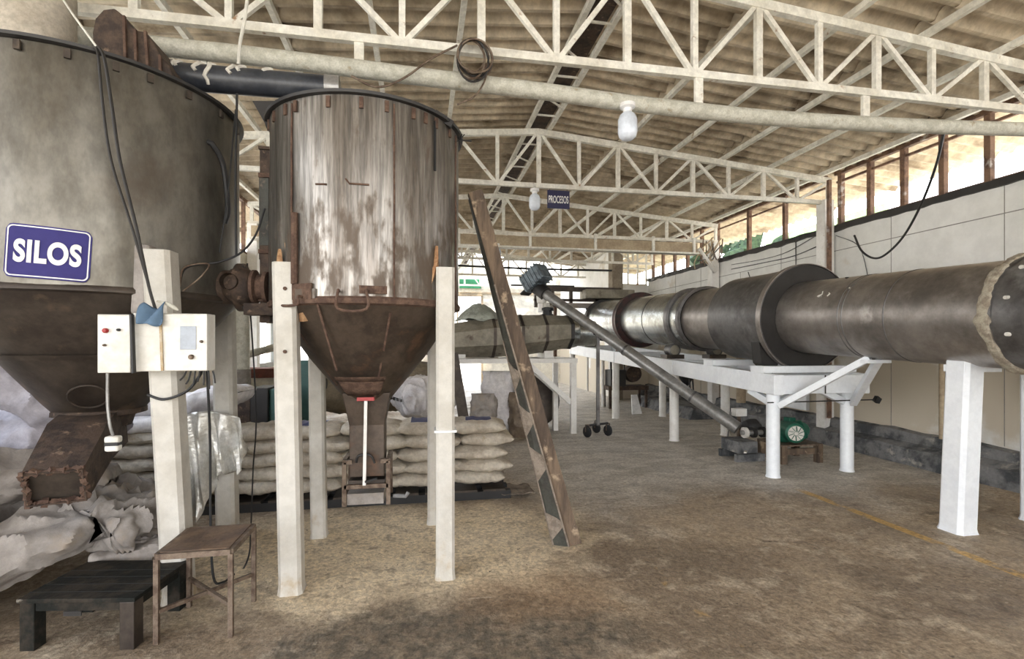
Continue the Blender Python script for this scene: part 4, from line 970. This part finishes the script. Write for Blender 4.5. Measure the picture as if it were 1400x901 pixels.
# head: ribbed motor block
hx = Up + ad*.02
sxv = ad.cross(Vector((0, 0, 1))).normalized(); upv = sxv.cross(ad)
hm = Matrix((sxv, ad, upv)).transposed()
MB().tube([Up-ad*.10, Up+ad*.2], .13, 24).build('drive_head', M_dark, au)
mtilt = hm @ rotm(rx=R(25))
hb = MB().box(Up + ad*.10 + Vector((-.06, 0, .20)), (.33, .33, .50), mtilt).build('motor_cover', M_bluegrey, au, bevel=.03)
for k in range(6):
    MB().box(Up + ad*.10 + Vector((-.06, 0, .20)) + mtilt @ Vector((0, 0, -.20+.08*k)), (.355, .355, .018), mtilt).build('cooling_rib', M_bluegrey, hb)
MB().box(Up + ad*.24 + Vector((-.05, 0, -.05)), (.26, .05, .42), mtilt).build('belt_guard', M_black, au, bevel=.02)
MB().lathe([(.10, .0), (.09, -.12), (.07, -.14), (.07, -.30)], Up + Vector((.0, .05, -.08)), n=24).build('outlet_spout', M_white, au)
# stand
Ws = Vector((3.0, 8.17, 0)); q = Lw + (Up-Lw)*.655
MB().bar((q.x, q.y, .2), (q.x, q.y, q.z-.05), .05, .05).build('stand_pole', M_drumd, au)
MB().bar((q.x-.22, q.y-.02, .2), (q.x+.2, q.y+.05, .22), .035, .035).build('axle_frame', M_dark, au); MB().bar((q.x, q.y, .2), (q.x+.1, q.y+.35, .22), .035, .035).build('axle_frame', M_dark, au)
MB().tube([q-Vector((.08, 0, .06)), q-Vector((0, 0, .09)), q+Vector((.08, 0, -.06))], .012, 8).build('saddle', M_dark, au)
for dx, dy in ((-.2, -.02), (.2, .05), (.1, .35)):
    c = Vector((q.x+dx, q.y+dy, .095)); ww = MB().lathe([(0, -.02), (.08, -.02), (.095, -.012), (.095, .012), (.08, .02), (0, .02)], c, rotm(ry=R(90), rz=R(25)), n=24).build('caster_wheel', M_black, au)
    b = MB(); b.bar(c+Vector((.03, 0, 0)), c+Vector((.03, 0, .12)), .008, .03); b.bar(c+Vector((-.03, 0, 0)), c+Vector((-.03, 0, .12)), .008, .03); b.bar(c+Vector((-.035, 0, .12)), c+Vector((.035, 0, .12)), .03, .01); b.build('caster_fork', M_stool, ww)
# lower drive at the floor
fd = thing('auger_drive', 'floor drive with green electric motor at foot of auger', 'electric motor', (4.75, 6.1, 0))
MB().bx(4.25, 4.55, 6.1, 6.5, .10, .26).build('feed_box', M_kerb, fd, bevel=.01)
MB().tube([(4.40, 6.25, .36), (4.95, 6.2, .36)], .035, 16).build('shaft', M_tube, fd)
for x in (4.45, 4.58, 4.72): MB().lathe([(.03, -.02), (.075, -.02), (.075, .02), (.03, .02)], (x, 6.24, .36), rotm(ry=R(90)), n=24).build('coupling', M_drip if x < 4.5 else M_dark, fd)
MB().lathe([(0, -.11), (.09, -.10), (.12, -.03), (.12, .06), (.07, .12)], (4.68, 6.42, .40), rotm(ry=R(90)), n=28).build('gearbox', M_dark, fd)
mo = MB().lathe([(.05, -.22), (.115, -.20), (.13, -.18), (.13, .12), (.12, .14)], (5.02, 6.0, .40), rotm(ry=R(70), rz=R(-40)), n=36).build('motor_body', M_green, fd)
mm = rotm(rz=R(-20)) @ rotm(rx=R(90)); cm = Vector((4.93, 5.90, .41))
MB().lathe([(.0, .10), (.10, .10), (.13, .08), (.135, .0), (.135, -.24), (.10, -.26), (0, -.26)], cm, mm, n=36).build('motor_shell', M_green, fd)
fg = MB().lathe([(0, .106), (.095, .106), (.10, .10)], cm, mm, n=30).build('fan_grille', M_drip, fd)
for k in range(10): a = R(36*k); MB().bar(cm+mm@Vector((.025*math.cos(a), .025*math.sin(a), .11)), cm+mm@Vector((.095*math.cos(a+.3), .095*math.sin(a+.3), .11)), .012, .006).build('grille_slot', M_green, fg)
MB().box(cm+Vector((.06, .14, .15)), (.10, .12, .06)).build('terminal_box', M_green, fd, bevel=.01)
MB().lathe([(0, .10), (.11, .10), (.12, .08), (.12, -.1), (0, -.1)], (5.22, 6.15, .40), mm, n=30).build('second_motor', M_green, fd)
MB().bx(4.70, 5.32, 5.82, 6.32, .235, .255).build('base_plate', M_stool, fd)
for x, y in ((4.74, 5.86), (5.28, 5.86), (4.74, 6.28), (5.28, 6.28)): MB().bx(x-.04, x+.04, y-.04, y+.04, 0, .235).build('base_leg', M_wood, fd)
MB().bx(4.72, 5.30, 5.84, 5.87, .12, .20).build('base_board', M_wood, fd)
MB().bx(4.2, 4.62, 6.05, 6.12, 0, .10).build('feed_foot', M_kerb, fd); MB().bx(4.2, 4.62, 6.42, 6.48, 0, .10).build('feed_foot', M_kerb, fd)
MB().bar((4.33, 6.05, .14), (4.28, 6.0, .14), .03, .02).build('hinge', M_drip, fd)
MB().bx(4.56, 4.74, 6.60, 6.72, .53, .64).build('junction_box', M_white, fd)
MB().bx(4.63, 4.67, 6.64, 6.68, .0, .53).build('junction_post', M_stool, fd)
MB().bar((4.40, 6.6, .02), (4.47, 6.6, .60), .02, .02).build('lever', M_tube, fd)

# ------------------------------------------------------------------ furnace on white table
tb = thing('furnace_table', 'white steel table with sloping braces holding the furnace', 'table', (1.6, 9, 0))
MB().bx(.35, 2.75, 8.5, 8.6, 1.26, 1.34).build('top_rail', M_white, tb); MB().bx(.35, 2.75, 9.7, 9.8, 1.26, 1.34).build('top_rail', M_white, tb)
MB().bx(2.65, 2.75, 8.6, 9.7, 1.26, 1.34).build('top_rail', M_white, tb); MB().bx(.35, .45, 8.6, 9.7, 1.26, 1.34).build('top_rail', M_white, tb)
MB().bx(1.5, 1.6, 8.6, 9.7, 1.26, 1.34).build('top_rail', M_white, tb)
for x, y in ((2.68, 8.55), (2.68, 9.75), (.40, 8.55), (.40, 9.75)): MB().bx(x-.05, x+.05, y-.05, y+.05, 0, 1.26).build('leg', M_white, tb)
MB().bar((1.85, 8.56, 1.26), (2.64, 8.56, .55), .07, .09).build('brace', M_white, tb); MB().bar((1.85, 9.7, 1.26), (2.64, 9.7, .55), .07, .09).build('brace', M_white, tb)
MB().bx(2.40, 2.49, 8.85, 8.94, 0, .72).build('prop', M_white, tb); MB().bar((1.85, 8.9, 1.26), (2.48, 8.9, .70), .06, .08).build('brace', M_white, tb)
fu = thing('furnace', 'wide grey brown lagged furnace shell lying on the white table', 'furnace', (1.5, 9.1, 1.34))
def fsec(x, zb_, zt_, hw): 
    cz, h_ = (zb_+zt_)/2, (zt_-zb_)/2
    return [Vector((x, 9.1+hw*math.cos(R(a))*1.08, cz+h_*math.sin(R(a))*1.08)) for a in range(22, 382, 45)]
ks = [(-.1, 1.42, 1.72, .35), (.5, 1.36, 1.95, .5), (1.25, 1.36, 2.08, .55), (1.75, 1.38, 2.12, .55), (2.2, 1.44, 2.13, .5), (2.68, 1.52, 2.12, .45)]
MB().loft([fsec(*k) for k in ks]).build('shell', M_tarp, fu)
for i, k in enumerate(ks[1:]):
    a = fsec(k[0]+.0, k[1]-.012, k[2]+.012, k[3]+.012); b_ = fsec(k[0]+.05, k[1]-.012, k[2]+.012, k[3]+.012); MB().loft([a, b_]).build('seam_band', M_cone1, fu)
MB().loft([fsec(2.68, 1.50, 2.14, .47), fsec(2.74, 1.50, 2.14, .47)]).build('end_plate', M_dark, fu)
MB().lathe([(.30, 0), (.26, .18), (.24, .2), (.24, .55)], (2.74, 9.15, 1.80), rotm(ry=R(90)), n=28).build('transfer_pipe', M_galv, fu)
for x in (.7, 2.3): MB().bx(x-.08, x+.08, 8.8, 9.4, 1.34, 1.47).build('saddle', M_white, fu)
MB().lathe([(.11, 2.09), (.11, 2.16), (.09, 2.16), (.09, 2.22), (.12, 2.22), (.12, 2.27), (.08, 2.28)], (2.35, 9.1, 0), n=24).build('vent_collar', M_black, fu)
MB().lathe([(.085, 2.28), (.10, 2.30), (.10, 2.36), (.07, 2.37), (0, 2.37)], (2.35, 9.1, 0), n=24).build('vent_cap', M_drip, fu)
def heap(u, v):
    a = u*2*math.pi; r_ = .34*v*(1+.3*nz((math.cos(a)*2, math.sin(a)*2, 4)))
    return Vector((1.05+r_*math.cos(a)*1.3, 9.1+r_*math.sin(a), 2.33-.30*v**1.6+.05*nz((a*2, v*5, 2))))
tag(MB().grid(heap, 30, 10).build('tarp_heap', mat('pale_green_sheet', (.40, .43, .38), (.26, .28, .24), sc=6, rough=.6, bump=.4), solid=.01), 'pale grey green crumpled sheet heaped on top of the furnace', 'tarp')
# dark overhead frame beyond
of = thing('overhead_walkway', 'dark brown overhead steel frame and duct beyond the auger head', 'frame', (4.2, 12.6, 2.6))
MB().bx(2.9, 5.3, 12.6, 12.7, 2.98, 3.10).build('top_rail', M_cone1, of); MB().bx(2.9, 5.3, 12.6, 12.7, 2.72, 2.78).build('middle_rail', M_cone1, of)
MB().bx(4.2, 5.55, 12.3, 12.8, 2.78, 3.02).build('duct', M_tarp, of, bevel=.02)
for x in (2.95, 3.4, 3.9, 4.6, 5.2): MB().bx(x-.04, x+.04, 12.6, 12.7, 2.55, 3.0).build('upright', M_cone1, of)
MB().bx(2.3, 4.0, 12.65, 12.71, 3.10, 3.14).build('walkway', M_dark, of)
for x in (3.5, 5.25): MB().bx(x-.04, x+.04, 12.7, 12.78, 0, 2.6).build('post', M_brown, of)
MB().bx(3.6, 4.5, 12.45, 12.75, 2.55, 2.66).build('gear_tray', M_sackg, of)

# ------------------------------------------------------------------ things under/around the white table
def up_sack(loc, L, Wd, H, seed, label, m):
    b = sack_mesh(L, Wd, H, seed, .05, nu=48, nv=40, big_=True); o = b.build('bulk_sack', [m, m]); o.location = (loc[0], loc[1], loc[2]+L/2-.03); o.rotation_euler = (0, R(90), R(80))
    return tag(o, label, 'sack', 'upright sacks under the white table')
up_sack((1.30, 8.4, 0), 1.15, .62, .42, 41, 'large bright white bulk sack standing under the white table', M_sackw)
up_sack((.95, 7.6, 0), .85, .42, .3, 42, 'grey brown upright sack standing before the bright bulk sack', M_sackg)
up_sack((1.62, 8.2, 0), .8, .35, .3, 43, 'narrow brown sack right of the bright bulk sack', mat('brown_sack', (.22, .17, .12), (.15, .11, .08), sc=5))
o = MB().bar((.74, 7.9, 0), (.50, 7.95, 1.45), .16, .12).build('leaning_plank', M_cone1); tag(o, 'dark rusty plank leaning just right of the white silo leg', 'plank')
wh = thing('iron_wheel', 'big dark brown wheel housing behind the table brace', 'wheel housing', (2.12, 9.3, 0))
MB().lathe([(0, -.12), (.45, -.12), (.5, -.08), (.5, .08), (.45, .12), (0, .12)], (2.12, 9.3, .5), rotm(rx=R(90)), n=36).build('drum', M_cone1, wh)
MB().lathe([(.12, .12), (.12, .2), (0, .2)], (2.12, 9.3, .5), rotm(rx=R(90)), n=20).build('hub', M_tarp, wh)

# objects by the right wall beyond the platform
mc = thing('stored_machine', 'dark rusty machine frame standing by right wall under the platform', 'machine', (5.6, 11.9, 0))
MB().bx(4.6, 5.0, 11.6, 12.0, .55, .95).build('cabinet', M_dark, mc, bevel=.01)
MB().lathe([(0, -.12), (.2, -.12), (.22, 0), (.2, .12), (0, .12)], (5.25, 11.8, .85), rotm(rx=R(90)), n=24).build('pulley', M_rust, mc)
MB().bx(4.55, 5.6, 11.6, 12.1, .45, .55).build('bed', M_rust, mc)
for x, y in ((4.6, 11.65), (5.55, 11.65), (4.6, 12.05), (5.55, 12.05)): MB().bx(x-.03, x+.03, y-.03, y+.03, 0, .45).build('leg', M_rust, mc)
b = MB()
for p, q in (((4.6, 11.6, .95), (4.6, 11.6, 1.2)), ((4.95, 11.6, .95), (4.95, 11.6, 1.2)), ((4.6, 11.6, 1.2), (4.95, 11.6, 1.2))): b.bar(p, q, .03, .03)
b.build('guard_rail', M_dark, mc)
fn_ = thing('hopper_funnel', 'black iron funnel hopper standing on the kerb by right wall', 'funnel', (6.05, 10.6, 0))
MB().lathe([(.03, .62), (.06, .66), (.24, .92), (.24, .96)], (6.05, 10.6, 0), n=20).build('cone', M_black, fn_)
for a in (20, 140, 260): MB().bar((6.05+.2*math.cos(R(a)), 10.6+.2*math.sin(R(a)), .9), (6.05+.28*math.cos(R(a)), 10.6+.28*math.sin(R(a)), 0), .03, .03).build('leg', M_dark, fn_)
for a, h_ in ((120, 1.25), (60, 1.2)): MB().bar((6.05, 10.6, .9), (6.05+.3*math.cos(R(a)), 10.55, h_), .03, .03).build('handle', M_dark, fn_)
o = MB().prism([(4.72, 10.6, 0), (4.98, 10.65, 0), (4.93, 10.8, .42), (4.78, 10.78, .42)], (0, .03, 0)).build('white_board', M_signw); tag(o, 'small white board leaning behind a platform post', 'board')
mb = MB(); n = 14; secs = []
for i in range(n+1):
    y = 9.6+2.6*i/n; a = .06*nz((1, y*3, 2)); secs.append([(5.55+a, y, 0), (6.28, y, 0), (6.28, y, .26+a), (5.65-a, y, .24-a)])
tag(mb.loft(secs).build('rubble_step', M_kerb), 'low rough grey concrete step along the right wall kerb', 'step')
for i, (x, y, lab) in enumerate(((4.35, 12.6, 'thin white drain pipe hanging at the far platform end'), (4.55, 12.0, 'thicker white drain pipe at the far platform end'))):
    tag(MB().tube([(x, y, .0 if i else .35), (x, y, pz(y)-.26)], .04 if i else .025, 12).build('drain_pipe', M_white), lab, 'pipe')
o = MB().tube([(6.33, 9.0, .42), (6.33, 9.0, 1.6)], .09, 16).build('stub_column', M_tan); tag(o, 'tan round stub column against right wall behind the platform', 'column')
o = MB().tube([(6.35, 5.1, .42), (6.35, 5.1, 1.6)], .03, 10).build('conduit', M_tan); tag(o, 'tan vertical conduit on the right wall behind the long brace', 'pipe')
tag(MB().bx(6.52, 6.59, 7.5, 8.4, .45, 1.4).build('wall_panel', M_beam, bevel=.01), 'pale panel leaning on right wall behind auger tube', 'panel')

# cables on the right wall
cable('thick black cable swinging from the old pipe down the right wall', [at(1291, 178, 4.0), at(1280, 225, 4.5), at(1260, 278, 5.0), at(1236, 322, 5.4), at(1212, 347, 5.6), at(1195, 353, 5.75), at(1178, 343, 5.95), at(1168, 322, 6.1)], .014)
cable('thin grey wire sagging along the right wall from the column', [on_wall(1126, 333), on_wall(1085, 350), on_wall(1050, 358), on_wall(1000, 368)], .009, M_kerb)
cable('upper thin grey wire sagging on the right wall', [on_wall(1116, 322), on_wall(1075, 345), on_wall(1040, 355), on_wall(1000, 362)], .007, M_kerb)
cable('thin drop wire hanging below the sill on the right wall', [on_wall(1088, 331), on_wall(1088, 350), on_wall(1088, 372)], .008, M_kerb)
cable('short cable curving down beside the white wall column', [on_wall(1119, 322), on_wall(1118, 350), on_wall(1128, 376)], .01, M_black)
cable('thin horizontal wire across the right wall panels', [on_wall(1143, 322), on_wall(1170, 333), on_wall(1180, 350), on_wall(1188, 385)], .006, M_kerb)
cable('black horizontal cable crossing the hall far away', [Vector((-3.24, 13.4, 3.80)), Vector((0, 13.4, 3.72)), Vector((3, 13.4, 3.67)), Vector((5.4, 13.4, 3.68))], .03)
ct = thing('cable_tangle', 'tangle of grey cables hanging from the right wall column', 'cable tangle', at(965, 345, 10.0))
for k in range(14):
    a = at(975+random.uniform(-14, 14), 332+random.uniform(-8, 4), 10.0); b_ = at(955+random.uniform(-10, 28), 352+random.uniform(-4, 16), 9.95)
    MB().tube(crv([a, (a+b_)/2+Vector((random.uniform(-.25, .25), -.05, -.12)), b_], 5), .014, 5).build('strand', random.choice((M_tan, M_kerb, M_stool)), ct)
MB().tube([at(955, 340, 9.95), at(978, 372, 9.95)], .05, 8).build('white_bundle', M_white, ct)

# left background
lp = thing('downpipe', 'fat white vertical pipe with grey collar between the two silos', 'pipe', (-2.62, 8.0, .9))
MB().tube([(-2.62, 8.0, .75), (-2.62, 8.0, 2.55), (-2.66, 8.0, 2.68), (-2.78, 8.0, 2.75), (-3.24, 8.0, 2.76)], .11, 20).build('pipe_wall', M_pipe, lp)
MB().tube([(-2.66, 7.98, .9), (-2.66, 7.98, 1.22)], .17, 16).build('collar', M_sackg, lp)
MB().tube([(-2.62, 8.0, 0), (-2.62, 8.0, .76)], .06, 12).build('rusty_stand', M_rust, lp)
gm = thing('green_machine', 'dark teal cabinet machine behind the sack stack at left', 'machine', (-2.0, 7.2, 0))
a, b_ = at(342, 575, 7.0), at(366, 545, 7.0)
MB().bx(a.x, b_.x, 7.0, 7.5, 0, 1.02).build('cabinet', M_dark, gm, bevel=.01); MB().bx(b_.x, b_.x+.26, 7.05, 7.5, 0, 1.0).build('side_cover', M_teal, gm, bevel=.02)
MB().bx(a.x-.3, a.x-.02, 7.05, 7.4, 0, .9).build('rusty_box', M_rust, gm)
rt = thing('red_tray', 'rusty red tray on a green machine body near left window', 'tray', (-2.3, 8.7, 1.0))
MB().bx(-2.85, -1.9, 8.6, 9.1, 1.05, 1.20).build('tray', mat('red_rust', (.24, .07, .045), (.15, .05, .035), sc=6), rt)
MB().bx(-2.8, -1.95, 8.65, 9.05, .0, 1.05).build('stand', M_wallg, rt)
o = MB().tube([(-2.75, 8.6, 1.42), (-1.75, 8.8, 1.72)], .06, 12).build('tilted_pipe', M_pipe); tag(o, 'pale pipe slanting in front of the left window', 'pipe')
bx_ = thing('teal_pump', 'teal pump body behind the left white silo leg', 'pump', (-1.6, 7.9, 0))
MB().bx(-1.85, -1.62, 7.8, 8.1, 0, 1.35).build('body', M_teal, bx_, bevel=.03); MB().lathe([(.08, 0), (.08, .2), (0, .2)], (-1.6, 7.9, 1.0), rotm(ry=R(90)), n=18).build('flange', M_dark, bx_)
tp = big((-.7, 9.2, .35), (0, 0, .2), 2.6, 1.2, .9, 51, 'low tan tarp covered heap on floor behind the rusty silo cone', mat('tan_tarp', (.30, .25, .18), (.22, .18, .13), sc=4)); tp['category'] = 'heap'; tp['group'] = 'heaps at back'; tp.name = 'covered_heap'
tp = big((.05, 8.3, .3), (0, 0, .4), .9, .7, .7, 52, 'white cloth bundle on floor behind the rusty silo outlet', M_sackw); tp['category'] = 'bundle'; tp['group'] = 'heaps at back'; tp.name = 'cloth_bundle'
bb = MB(); c0 = at(352, 452, 12.6)
bb.lathe([(.55, -.35), (.45, -.05), (.18, .25), (.15, .6)], (-4.2, 12.2, 2.05), n=20); [bb.bar((-4.2+.4*math.cos(a), 12.2+.4*math.sin(a), -.2), (-4.2+.4*math.cos(a), 12.2+.4*math.sin(a), 1.75), .05, .05) for a in (0, 2.1, 4.2)]; tag(bb.build('outdoor_hopper', M_orange), 'orange brown hopper outside seen through the left window', 'hopper')

# outside: green fence and tree beyond the right wall
o = MB().bx(13.0, 13.1, 12.0, 17.0, -.2, 5.6).build('green_fence', M_outgreen); tag(o, 'bright green screen outside beyond the right wall windows', 'fence')
b = MB()
for k in range(60):
    c = Vector((9.5+random.uniform(-1, 1), 13.6+random.uniform(-1, 1), 3.6+random.uniform(-1.2, 1.2))); 
    b.box(c, (.5, .5, .35), rotm(k, k*2, k*3), .5)
o = b.build('shrub', M_leaf); tag(o, 'dark green tree crown outside the far right wall windows', 'tree')
MB().tube([(9.5, 13.6, -.2), (9.5, 13.6, 3.2)], .12, 10).build('trunk', M_wood, o)

for o in bpy.data.objects:
    if '_o' in o: del o['_o']
